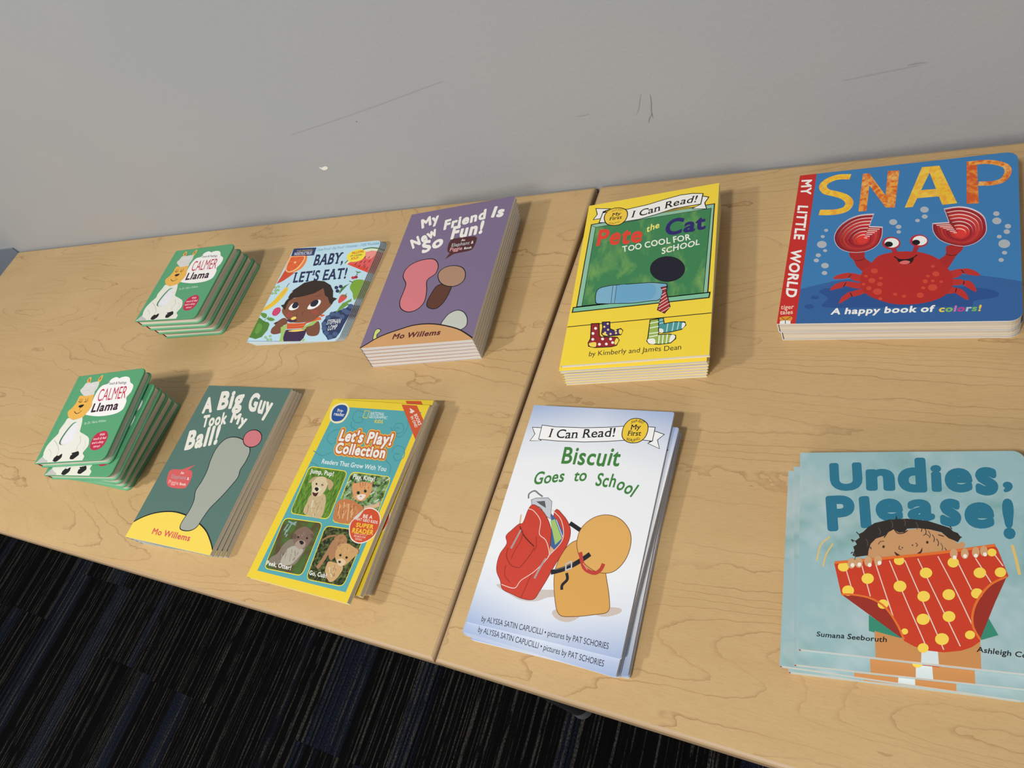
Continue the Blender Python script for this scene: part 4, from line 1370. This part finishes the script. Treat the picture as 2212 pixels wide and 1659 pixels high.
def mesh_from(name, faces, off=(0, 0), mats=None):
    """faces: (material, [3D points])"""
    slots, verts, polys, idx = [], [], [], []
    for m, pts in faces:
        if m not in slots:
            slots.append(m)
        i = len(verts)
        verts.extend((p[0] + off[0], p[1] + off[1], p[2]) for p in pts)
        polys.append(tuple(range(i, i + len(pts))))
        idx.append(slots.index(m))
    me = bpy.data.meshes.new(name)
    me.from_pydata(verts, [], polys)
    for m in slots:
        me.materials.append(m)
    me.polygons.foreach_set('material_index', idx)
    me.update()
    return me

def outline(w, l, r, left_r=0.0, inset=(0, 0, 0, 0)):
    """cover outline, counter-clockwise from bottom left; inset = left, right, bottom, top; right corners rounded"""
    x0, x1, y0, y1 = inset[0], w - inset[1], inset[2], l - inset[3]
    pts = []
    def corner(cx, cy, rr, a0):
        if rr <= 0:
            pts.append((cx, cy))
            return
        for i in range(7):
            a = a0 + i * math.pi / 12
            pts.append((cx + rr * math.cos(a), cy + rr * math.sin(a)))
    if left_r: corner(x0 + left_r, y0 + left_r, left_r, math.pi)
    else: pts.append((x0, y0))
    if r:
        corner(x1 - r, y0 + r, r, -math.pi / 2)
        corner(x1 - r, y1 - r, r, 0)
    else:
        pts.extend([(x1, y0), (x1, y1)])
    if left_r: corner(x0 + left_r, y1 - left_r, left_r, math.pi / 2)
    else: pts.append((x0, y1))
    return pts

def slab(pts, z0, z1, top, side, bottom=None, holes=(), bevel=0.0):
    """prism with optional holes and a rounded top and bottom rim"""
    out = []
    rings = [(0.0, z0), (0.0, z1)]
    def shrink(d):
        n = len(pts)
        res = []
        for i in range(n):
            a, p, b = Vector(pts[i - 1]), Vector(pts[i]), Vector(pts[(i + 1) % n])
            n0, n1 = (p - a).normalized(), (b - p).normalized()
            t = (Vector((-n0.y, n0.x)) + Vector((-n1.y, n1.x)))
            t = t.normalized() * d / max(0.5, t.normalized().dot(Vector((-n0.y, n0.x))))
            res.append(tuple(p + t))
        return res
    if bevel:
        rings = [(bevel, z0), (bevel * 0.3, z0 + bevel * 0.3), (0.0, z0 + bevel), (0.0, z1 - bevel), (bevel * 0.3, z1 - bevel * 0.3), (bevel, z1)]
    loops = [[(x, y, z) for x, y in (shrink(d) if d else pts)] for d, z in rings]
    n = len(pts)
    for k in range(len(loops) - 1):
        for i in range(n):
            j = (i + 1) % n
            out.append((top if bevel else side, [loops[k][i], loops[k][j], loops[k + 1][j], loops[k + 1][i]]))
    cap = [[Vector((p[0], p[1], 0)) for p in loops[-1]]] + [[Vector((x, y, 0)) for x, y in h] for h in holes]
    flat = [p for c in cap for p in c]
    for t in tessellate_polygon(cap):
        a, b, c = (flat[i] for i in t)
        if (b - a).cross(c - a).z < 0:
            t = t[::-1]
        out.append((top, [(flat[i].x, flat[i].y, z1) for i in t]))
    if holes:
        for h in holes:
            for p, q in zip(h, h[1:] + h[:1]):
                out.append((side, [(p[0], p[1], z1), (q[0], q[1], z1), (q[0], q[1], z0), (p[0], p[1], z0)]))
    if not holes:
        out.append((bottom or side, [(x, y, z0) for x, y, _ in reversed(loops[0])]))
    return out

def art_faces(key, w, l, z, shape=None):
    faces = []
    draw(ART[key], w, l, faces, z, shape)
    return [(ink(c), [(x, y, zz) for x, y in q]) for c, zz, q in faces]

# ------------------------------------------------------------------ one book of each kind; origin under the middle of the back cover
def paperback(name, key, w, l, t, color, spine_color, back_color, radius=0.0, ct=0.00035, page_mat=None, round_pages=0.0):
    root = empty(name)
    off = (-w / 2, -l / 2)
    o = outline(w, l, radius)
    link_mesh('front_cover', mesh_from('front_cover', slab(o, t - ct, t, ink(color), EDGE) + art_faces(key, w, l, t, o), off), root)
    link_mesh('back_cover', mesh_from('back_cover', slab(o, 0.0, ct, ink(back_color), EDGE, ink(back_color)), off), root)
    link_mesh('spine', mesh_from('spine', slab([(0, 0), (ct, 0), (ct, l), (0, l)], ct, t - ct, ink(spine_color), ink(spine_color)), off), root)
    pg = outline(w, l, round_pages or radius, 0, (ct * 1.5, 0.0004, 0.0004, 0.0004))
    link_mesh('page_block', mesh_from('page_block', slab(pg, ct, t - ct, page_mat or PAPER, page_mat or PAPER), off), root)
    return root

def ring_polys(c, mid, s):
    return [(mid[0] + (x - mid[0]) * s, mid[1] + (y - mid[1]) * s) for x, y in c]

def crab_book(w, l, t):
    """board book with two claws cut through its leaves in steps"""
    root = empty('board_book')
    off = (-w / 2, -l / 2)
    claws = [(pairs(c), pairs(m)[0]) for c, m in DIE_CUT['snap']]
    o = outline(w, l, 0.0095)
    ct = 0.0012
    front = slab(o, t - ct, t, ink((60, 126, 184)), EDGE, holes=[c for c, m in claws])
    front += art_faces('snap', w, l, t, o)
    for c, m in claws:                       # pale printed rim round each opening
        front += [(ink((206, 196, 214)), [(x, y, t + 3e-5) for x, y in q]) for q in ribbon(ring_polys(c, m, 1.012), 0.0006, True)]
    fc = link_mesh('front_cover', mesh_from('front_cover', front, off), root)
    reds = [(150, 28, 42), (176, 44, 46), (196, 58, 50), (184, 38, 52), (160, 32, 40), (204, 50, 46), (222, 58, 50)]
    for c, m in claws:
        f = []
        n = 7
        for k in range(n):
            z = t - ct - k * 0.0011
            s0, s1 = 1.0 - k * 0.125, 1.0 - (k + 1) * 0.125
            a, b = ring_polys(c, m, s0), ring_polys(c, m, s1)
            if k:
                for p, q in zip(a, a[1:] + a[:1]):
                    f.append((EDGE, [(p[0], p[1], z + 0.0011), (q[0], q[1], z + 0.0011), (q[0], q[1], z), (p[0], p[1], z)]))
            if k < n - 1:
                for i in range(len(a)):
                    j = (i + 1) % len(a)
                    f.append((ink(reds[k]), [(a[i][0], a[i][1], z), (a[j][0], a[j][1], z), (b[j][0], b[j][1], z), (b[i][0], b[i][1], z)]))
            else:
                f += [(ink(reds[k]), [(x, y, z) for x, y in q]) for q in fill(a)]
        link_mesh('claw_cutout', mesh_from('claw_cutout', f, off), fc)['label'] = 'stepped red claw cut through the leaves'
    link_mesh('back_cover', mesh_from('back_cover', slab(o, 0.0, ct, ink((60, 126, 184)), EDGE), off), root)
    link_mesh('spine', mesh_from('spine', slab([(0, 0), (0.0008, 0), (0.0008, l), (0, l)], ct, t - ct, ink((200, 44, 40)), EDGE), off), root)
    pg = outline(w, l, 0.0095, 0, (0.0018, 0.0002, 0.0002, 0.0002))
    pm = slab(pg, ct, t - ct - 0.0078, BOARD, BOARD)
    hull = slab(pg, t - ct - 0.0078, t - ct, BOARD, BOARD, holes=[ring_polys(c, m, 1.03) for c, m in claws])
    link_mesh('page_block', mesh_from('page_block', pm[:-1] + hull, off), root)
    return root

def fleece_mat():
    m, nt, b = new_mat('white_fleece', 0.95, 0.1)
    g = N(nt)
    v = g.coords()
    f = g.noise(v, 420, 4, 0.6)
    g.put(b.inputs['Base Color'], g.mix(f, rgb((205, 205, 216)), rgb((240, 240, 244))))
    g.bump(f, 0.4, 0.0008, b)
    return m

FLEECE = fleece_mat()

def padded_book(w, l, t):
    """padded green board book with a furry patch showing through a hole in the cover"""
    root = empty('board_book')
    off = (-w / 2, -l / 2)
    green, pale = ink((86, 158, 114)), ink((100, 172, 132))
    o = outline(w, l, 0.010, 0.0012)
    ct = 0.0030
    hole = pairs(DIE_CUT['llam'])
    hole = smooth(hole, True, 3)
    front = slab(o, t - ct, t, green, green, holes=[hole], bevel=0.0009)
    fc_art = []
    draw(ART['llam'], w, l, fc_art, t, outline(w, l, 0.0094, 0.0009, (0.0009, 0.0009, 0.0009, 0.0009)))
    # the art stops at the opening
    keep = []
    xs, ys = [p[0] for p in hole], [p[1] for p in hole]
    hb = (min(xs), min(ys), max(xs), max(ys))
    for c, z, q in fc_art:
        qx, qy = [p[0] for p in q], [p[1] for p in q]
        if max(qx) < hb[0] or min(qx) > hb[2] or max(qy) < hb[1] or min(qy) > hb[3]:
            keep.append((c, z, q))
            continue
        V = [Vector(p) for p in q] + [Vector(p) for p in hole]
        n = len(q)
        v2, e2, f2, ov, oe, of = delaunay_2d_cdt(V, [], [ccw(list(range(n)), V), ccw(list(range(n, len(V))), V)], 0, 1e-7)
        F = [list(range(n)), list(range(n, len(V)))]
        bx = face_boxes(F, V)
        for f in f2:
            if within(f, v2, F[:1], V, bx[:1]) and not within(f, v2, F[1:], V, bx[1:]):
                keep.append((c, z, [tuple(v2[i]) for i in f]))
    front += [(ink(c), [(x, y, z) for x, y in q]) for c, z, q in keep]
    fc = link_mesh('front_cover', mesh_from('front_cover', front, off), root)
    patch = [(FLEECE, [(x, y, t - 0.0016) for x, y in q]) for q in fill(ring_polys(hole, (sum(xs) / len(xs), sum(ys) / len(ys)), 1.04))]
    link_mesh('fleece_patch', mesh_from('fleece_patch', patch, off), fc)['label'] = 'soft white fleece patch in the cover'
    link_mesh('back_cover', mesh_from('back_cover', slab(o, 0.0, ct, pale, pale, bevel=0.0009), off), root)
    red = ink((128, 26, 30))
    sp = slab([(0.0006, 0.0012), (0.0026, 0.0012), (0.0026, l - 0.0012), (0.0006, l - 0.0012)], ct - 0.0003, t - ct + 0.0003, red, red)
    link_mesh('spine', mesh_from('spine', sp, off), root)['label'] = 'dark red spine'
    pg = outline(w, l, 0.0085, 0, (0.0026, 0.0026, 0.0022, 0.0022))
    link_mesh('page_block', mesh_from('page_block', slab(pg, ct, t - ct, BOARD, BOARD), off), root)
    return root

def children(o):
    return [c for c in list(COL.objects) if c.parent == o]

def copy_tree(o, kids, parent=None):
    c = o.copy()
    COL.objects.link(c)
    if parent:
        c.parent = parent
    for ch in kids.get(o.name, []):
        copy_tree(ch, kids, c)
    return c

ORD = ['topmost', 'second from the top', 'third from the top', 'fourth from the top', 'fifth from the top', 'sixth from the top', 'seventh from the top', 'eighth from the top']

def plan(n, t, w, l, base, top, tilt, fixed, clear):
    """poses from the lowest book up; each rests on the one below without cutting into it"""
    out = []
    for k in range(n):
        f = k / max(1, n - 1)
        p = [a + (b - a) * f for a, b in zip(base, top)]
        i = n - 1 - k
        if fixed and i in fixed:
            p = fixed[i]
        rot = Matrix.Rotation(p[2], 4, 'Z') @ Matrix.Rotation(tilt[0] * f, 4, 'X') @ Matrix.Rotation(-tilt[1] * f, 4, 'Y')
        m = Matrix.Translation((p[0], p[1], TOP)) @ rot
        if k:
            prev = out[-1]
            inv = prev.inverted()
            quad = [inv @ (m @ Vector((sx * w / 2, sy * l / 2, 0))) for sx, sy in ((-1, -1), (1, -1), (1, 1), (-1, 1))]
            shared = clip([(q.x + w / 2, q.y + l / 2) for q in quad], w, l)
            nrm = (m.to_3x3() @ Vector((0, 0, 1)))
            need = 0.0
            for x, y in shared:
                q = prev @ Vector((x - w / 2, y - l / 2, t + clear))
                zb = m.translation.z - ((q.x - m.translation.x) * nrm.x + (q.y - m.translation.y) * nrm.y) / nrm.z
                need = max(need, q.z - zb)
            m.translation.z += need
        out.append(m)
    return out

def stack(builder, n, height, w, l, base, top, tilt, look, where, cat, group, fixed=None, clear=0.0004):
    """n copies on top of each other; base / top: x, y, turn of the lowest / highest one; fixed: {index from the top: (x, y, turn)}"""
    t = height / n
    for _ in range(12):
        m = plan(n, t, w, l, base, top, tilt, fixed, clear)[-1]
        t += (height - ((m @ Vector((0, 0, t))).z - TOP)) / n
    proto = builder(w, l, t)
    kids = {}
    for o in COL.objects:
        if o.parent:
            kids.setdefault(o.parent.name, []).append(o)
    for k, m in enumerate(plan(n, t, w, l, base, top, tilt, fixed, clear)):
        i = n - 1 - k
        o = proto if k == 0 else copy_tree(proto, kids)
        o.matrix_world = m
        pos = 'lowest' if i == n - 1 else ORD[i]
        tag(o, '%s, %s %s' % (look, pos, where), cat, group)

# ------------------------------------------------------------------ the room
def wall_material():
    m, nt, b = new_mat('grey_wall_paint', 0.62, 0.3)
    g = N(nt)
    v = g.coords()
    f = g.noise(v, 3.2, 3, 0.55)
    g.put(b.inputs['Base Color'], g.mix(g.step(f, 0.35, 0.65), WALL_A, WALL_B))
    g.bump(g.noise(v, 190, 3, 0.55), 0.22, 0.0012, b)
    return m

WALL_A = (0.410, 0.431, 0.458, 1)
WALL_B = (0.432, 0.443, 0.455, 1)

def box_faces(m, x0, x1, y0, y1, z0, z1):
    return slab([(x0, y0), (x1, y0), (x1, y1), (x0, y1)], z0, z1, m, m)

wall = link_mesh('wall_back', mesh_from('wall_back', box_faces(wall_material(), -3.4, 2.6, WALL_Y, WALL_Y + 0.12, 0.0, 3.0)))
tag(wall, 'plain grey painted wall with scuffs behind the two tables', 'wall', kind='structure')

def on_wall(name, polys, color, label, rough=0.6):
    """a mark on the paint: polygons in wall coordinates x, height above the table top"""
    m, nt, b = new_mat(name + '_paint', rough, 0.2)
    b.inputs['Base Color'].default_value = rgb(color)
    o = link_mesh(name, mesh_from(name, [(m, [(x, WALL_Y - 0.0004, TOP + z) for x, z in q]) for q in polys]), wall)
    o['label'] = label
    return o

chip = [(-0.4232, 0.0965), (-0.4205, 0.0958), (-0.4185, 0.0948), (-0.4160, 0.0955), (-0.4120, 0.0962), (-0.4080, 0.0958), (-0.4068, 0.0938), (-0.4085, 0.0915), (-0.4130, 0.0898), (-0.4180, 0.0896), (-0.4212, 0.0920)]
on_wall('paint_chip', fill(smooth(chip, True, 3)), (250, 242, 236), 'small white chip in the grey paint')
SCUFF = [(150, 150, 152), (156, 156, 158)]
def scuff(pts, w, c):
    p = smooth(pts, False, 6)
    q = []
    for i in range(len(p) - 1):
        a, d = Vector(p[i]), Vector(p[i + 1])
        n = Vector((-(d - a).y, (d - a).x)).normalized() * w / 2
        s, e = (math.sin(math.pi * min(1.0, k / (len(p) - 1))) ** 0.7 for k in (i, i + 1))
        q.append([tuple(a + n * s), tuple(a - n * s), tuple(d - n * e), tuple(d + n * e)])
    on_wall('scuff_mark', q, c, 'thin darker scuff on the grey paint')
LS = [(-0.430, 0.159), (-0.360, 0.165), (-0.270, 0.174), (-0.200, 0.182), (-0.130, 0.190)]
scuff(LS, 0.0011, (171, 171, 175))
scuff([(0.099, 0.124), (0.094, 0.113), (0.090, 0.104), (0.085, 0.097)], 0.0007, (168, 168, 167))
scuff([(0.1085, 0.121), (0.1068, 0.110), (0.1035, 0.098), (0.1030, 0.088)], 0.0010, (152, 151, 149))
scuff([(0.1045, 0.096), (0.0985, 0.089), (0.0960, 0.083)], 0.0009, (152, 151, 149))
scuff([(0.358, 0.1025), (0.366, 0.1030), (0.374, 0.1022)], 0.0012, (160, 160, 165))
scuff([(0.300, 0.097), (0.335, 0.099), (0.370, 0.1005)], 0.0010, (170, 171, 175))
scuff([(-0.2985, 0.1600), (-0.2970, 0.1585)], 0.0014, (130, 128, 126))
scuff([(0.012, 0.1085), (0.022, 0.1080), (0.030, 0.1090)], 0.0009, (168, 168, 169))

def carpet_material():
    m, nt, b = new_mat('striped_carpet_tiles', 0.95, 0.05)
    g = N(nt)
    x, y, z = g.sep(g.coords())
    col_i = g.math('FLOOR', g.math('DIVIDE', x, 0.25))
    shift = g.math('MULTIPLY', g.white(g.comb(col_i, 3.0, 0.0)), 0.9)
    row_i = g.math('FLOOR', g.math('DIVIDE', g.math('ADD', y, shift), 0.5))
    seed = g.math('MULTIPLY', g.white(g.comb(col_i, row_i, 7.0)), 60.0)
    wob = g.math('MULTIPLY', g.noise(g.comb(g.math('MULTIPLY', x, 3), g.math('MULTIPLY', y, 14), 0.0), 1.0, 2), 0.004)
    xx = g.math('ADD', x, wob)
    band = g.noise(g.comb(g.math('MULTIPLY', xx, 13.0), 0.0, seed), 1.0, 1.0)
    cord = g.noise(g.comb(g.math('MULTIPLY', xx, 170.0), 0.0, seed), 1.0, 1.5)
    brk = g.noise(g.comb(g.math('MULTIPLY', xx, 120.0), g.math('MULTIPLY', y, 22.0), seed), 1.0, 3)
    tuft = g.noise(g.comb(g.math('MULTIPLY', x, 500.0), g.math('MULTIPLY', y, 260.0), 0.0), 1.0, 2)
    base = g.mix(g.step(band, 0.555, 0.59), (0.0034, 0.0034, 0.0038, 1), (0.0120, 0.0175, 0.0350, 1))
    base = g.mix(g.step(cord, 0.34, 0.42), (0.0020, 0.0020, 0.0024, 1), base)
    line = g.math('MULTIPLY', g.step(cord, 0.53, 0.61), g.step(brk, 0.34, 0.54))
    base = g.mix(line, base, (0.072, 0.067, 0.058, 1))
    base = g.mix(g.step(tuft, 0.30, 0.75), (0.0018, 0.0018, 0.0020, 1), base)
    g.put(b.inputs['Base Color'], base)
    g.bump(g.math('ADD', cord, g.math('MULTIPLY', tuft, 0.6)), 0.6, 0.003, b)
    return m

floor = link_mesh('floor', mesh_from('floor', box_faces(carpet_material(), -3.4, 2.6, -3.2, WALL_Y + 0.12, -0.08, 0.0)))
tag(floor, 'dark carpet tiles striped in black and navy', 'floor', kind='structure')
trim_mat, _nt, _b = new_mat('blue_grey_trim', 0.6, 0.3)
_b.inputs['Base Color'].default_value = rgb((126, 133, 146))
trim = link_mesh('trim_1', mesh_from('trim_1', box_faces(trim_mat, -3.4, -1.512, WALL_Y - 0.004, WALL_Y, TOP - 0.14, TOP + 0.012)))
tag(trim, 'blue-grey rail on the wall beyond the left end of the table', 'trim', kind='structure')

# ------------------------------------------------------------------ the tables
def wood_material(seed):
    m, nt, b = new_mat('maple_laminate', 0.42, 0.35)
    g = N(nt)
    x, y, z = g.sep(g.coords())
    x = g.math('ADD', x, seed)
    big = g.comb(g.math('MULTIPLY', x, 1.15), g.math('MULTIPLY', y, 9.0), seed)
    warp = g.noise(g.comb(g.math('MULTIPLY', x, 26), g.math('MULTIPLY', y, 40), 0.0), 1.0, 3, 0.6)
    field = g.noise(big, 1.0, 1.2, 0.4, 0.7)
    field = g.math('ADD', g.math('ADD', field, g.math('MULTIPLY', y, 1.9)), g.math('MULTIPLY', warp, 0.045))
    rings = g.math('FRACT', g.math('MULTIPLY', field, 22.0))
    line = g.math('SUBTRACT', 1.0, g.step(rings, 0.0, 0.14))
    line = g.math('POWER', line, 1.6)
    fade = g.step(g.noise(g.comb(g.math('MULTIPLY', x, 5), g.math('MULTIPLY', y, 13), 4.0), 1.0, 3), 0.40, 0.62)
    line = g.math('MULTIPLY', line, g.math('MULTIPLY_ADD', fade, 0.60, 0.14))
    mott = g.noise(g.comb(g.math('MULTIPLY', x, 4), g.math('MULTIPLY', y, 17), 1.0), 1.0, 4, 0.6)
    fibre = g.noise(g.comb(g.math('MULTIPLY', x, 85), g.math('MULTIPLY', y, 900), 2.0), 1.0, 2, 0.6)
    fleck = g.noise(g.comb(g.math('MULTIPLY', x, 500), g.math('MULTIPLY', y, 700), 2.0), 1.0, 2, 0.6)
    base = g.mix(g.step(mott, 0.3, 0.7), WOOD_B, WOOD_A)
    base = g.mix(g.math('MULTIPLY', g.step(fibre, 0.45, 0.72), 0.35), base, WOOD_C)
    base = g.mix(g.math('MULTIPLY', g.step(fleck, 0.5, 0.75), 0.22), base, WOOD_C)
    base = g.mix(line, base, WOOD_D)
    g.put(b.inputs['Base Color'], base)
    return m

WOOD_A = (0.595, 0.412, 0.205, 1)
WOOD_B = (0.530, 0.354, 0.166, 1)
WOOD_C = (0.440, 0.270, 0.120, 1)
WOOD_D = (0.290, 0.150, 0.065, 1)
band_mat, _nt, _b = new_mat('tan_edge_moulding', 0.4, 0.4)
_b.inputs['Base Color'].default_value = (0.44, 0.305, 0.175, 1)
steel, _nt, _b = new_mat('dark_leg_enamel', 0.45, 0.4)
_b.inputs['Base Color'].default_value = (0.03, 0.03, 0.032, 1)
glide_mat, _nt, _b = new_mat('grey_plastic_glide', 0.5, 0.4)
_b.inputs['Base Color'].default_value = (0.10, 0.10, 0.11, 1)

def lathe(m, prof, cx, cy, n=24):
    f = []
    for (r0, z0), (r1, z1) in zip(prof, prof[1:]):
        for i in range(n):
            a, b = 2 * math.pi * i / n, 2 * math.pi * (i + 1) / n
            q = [(cx + r0 * math.cos(a), cy + r0 * math.sin(a), z0), (cx + r0 * math.cos(b), cy + r0 * math.sin(b), z0), (cx + r1 * math.cos(b), cy + r1 * math.sin(b), z1), (cx + r1 * math.cos(a), cy + r1 * math.sin(a), z1)]
            if r0 < 1e-6: q = q[1:]
            elif r1 < 1e-6: q = q[:3]
            f.append((m, q))
    return f

def make_table(x0, x1, turn, pivot, label, seed):
    """x0..x1 along the wall, 0.60 m deep; origin at its front corner by the seam"""
    depth = 0.6098
    root = empty('table', (pivot[0], pivot[1], 0.0), turn)
    e = 0.0036
    th = 0.028
    # top sheet, with the soft moulding running round it
    link_mesh('tabletop', mesh_from('tabletop', box_faces(wood_material(seed), x0 + e, x1 - e, e, depth - e, TOP - th + 0.003, TOP)), root)
    prof = [(e, TOP - th), (0.0012, TOP - th + 0.002), (0.0, TOP - th + 0.008), (0.0004, TOP - 0.0110), (0.0016, TOP - 0.0095), (0.0, TOP - 0.0080), (0.0, TOP - 0.0034), (0.0005, TOP - 0.0016), (0.0016, TOP - 0.0005), (e, TOP - 0.0001)]
    f = []
    def loop(d, z):
        return [(x0 + d, d, z), (x1 - d, d, z), (x1 - d, depth - d, z), (x0 + d, depth - d, z)]
    for (d0, z0), (d1, z1) in zip(prof, prof[1:]):
        a, b = loop(d0, z0), loop(d1, z1)
        for i in range(4):
            j = (i + 1) % 4
            f.append((band_mat, [a[i], a[j], b[j], b[i]]))
    f.append((band_mat, loop(e, TOP - th)[::-1]))
    link_mesh('edge_moulding', mesh_from('edge_moulding', f), root)
    for lx in (x0 + 0.135, x1 - 0.135):
        for ly in (0.058 if x1 < 0.5 and lx > x0 + 0.5 else 0.085, depth - 0.058):
            leg = link_mesh('leg', mesh_from('leg', lathe(steel, [(0.0, 0.03), (0.019, 0.03), (0.019, TOP - th), (0.0, TOP - th)], lx, ly)), root)
            link_mesh('leg_glide', mesh_from('leg_glide', lathe(glide_mat, [(0.0, 0.0), (0.019, 0.0), (0.021, 0.006), (0.016, 0.030), (0.0, 0.030)], lx, ly)), leg)
    return tag(root, label, 'table', 'maple tables along the wall')

make_table(-1.503, 0.0, 0.0, (0.0, 0.0), 'maple laminate table holding the green, teal and purple books', 0.0)
make_table(0.0, 1.52, -0.0085, (0.0012, 0.0), 'maple laminate table under the crab and red underpants books', 5.3)

# ------------------------------------------------------------------ the books
def pile(builder, n, key, look, where, group, fixed=None, lean=1.0):
    x, y, a, h, w, l, px, py, bx, by, ba = POSE[key]
    stack(builder, n, h, w, l, (bx, by, ba), (x, y, a), (px * lean, py * lean), look, where, 'book', group, fixed)

def yellow_book(w, l, t):
    return paperback('paperback_book', 'pete', w, l, t, (247, 216, 66), (247, 216, 66), (247, 216, 66))
def purple_book(w, l, t):
    return paperback('paperback_book', 'purp', w, l, t, (124, 108, 140), (124, 108, 140), (124, 108, 140))
def white_book(w, l, t):
    return paperback('paperback_book', 'bisc', w, l, t, '~bluefade', (206, 216, 232), (206, 216, 232), radius=0.002)
def animal_book(w, l, t):
    return paperback('paperback_book', 'natg', w, l, t, (226, 198, 52), (226, 198, 52), (226, 198, 52))
def teal_book(w, l, t):
    return paperback('paperback_book', 'teal', w, l, t, (82, 114, 107), (82, 114, 107), (82, 114, 107))
def baby_book(w, l, t):
    return paperback('picture_book', 'baby', w, l, t, (190, 222, 238), (170, 205, 225), (190, 222, 238), radius=0.009, ct=0.0002)
def aqua_book(w, l, t):
    return paperback('board_book', 'undi', w, l, t, '~aqua', (190, 70, 60), (150, 190, 195), radius=0.008, ct=0.0006, page_mat=BOARDW)

pile(crab_book, 2, 'snap', 'blue board book with a red crab on its cover', 'of its pair', 'blue crab board books', lean=0)
pile(yellow_book, 8, 'pete', 'yellow paperback with a green chalkboard cover', 'of its stack', 'yellow chalkboard-cover paperbacks',
     fixed={1: (0.1158, 0.4250, 0.1230)})
pile(purple_book, 6, 'purp', 'purple paperback with an orange hill on its cover', 'of its stack', 'purple hill-cover paperbacks')
pile(white_book, 7, 'bisc', 'white paperback with a red backpack on its cover', 'of its stack', 'white backpack-cover paperbacks',
     fixed={1: (0.1094, 0.1424, -0.0280), 2: (0.1080, 0.1424, -0.0180), 3: (0.1077, 0.1422, -0.0090), 4: (0.1102, 0.1426, 0.0228), 5: (0.1110, 0.1424, 0.0180)})
pile(animal_book, 4, 'natg', 'yellow-bordered paperback with four animal photos', 'of its stack', 'animal photo paperbacks',
     fixed={1: (-0.1738, 0.1488, 0.0350), 2: (-0.1775, 0.1526, 0.0420)})
pile(teal_book, 4, 'teal', 'teal paperback with a yellow hill on its cover', 'of its stack', 'teal hill-cover paperbacks')
pile(padded_book, 5, 'llaf', 'green padded llama book', 'of the stack beside the teal books', 'green llama books beside the teal books',
     fixed={1: (-0.6255, 0.1640, 0.120), 2: (-0.6330, 0.1680, 0.060), 3: (-0.6400, 0.1700, 0.025)})
pile(padded_book, 4, 'llab', 'green padded llama book', 'of the stack nearer the wall', 'green llama books nearer the wall')
pile(baby_book, 5, 'baby', 'pale blue thin picture book of a baby eating', 'of its stack', 'pale blue baby picture books')
pile(aqua_book, 4, 'undi', 'aqua board book with red spotted underpants', 'of its stack', 'aqua underpants board books', lean=0,
     fixed={1: (0.3797, 0.1552, 0.1220), 2: (0.3722, 0.1508, 0.0850)})
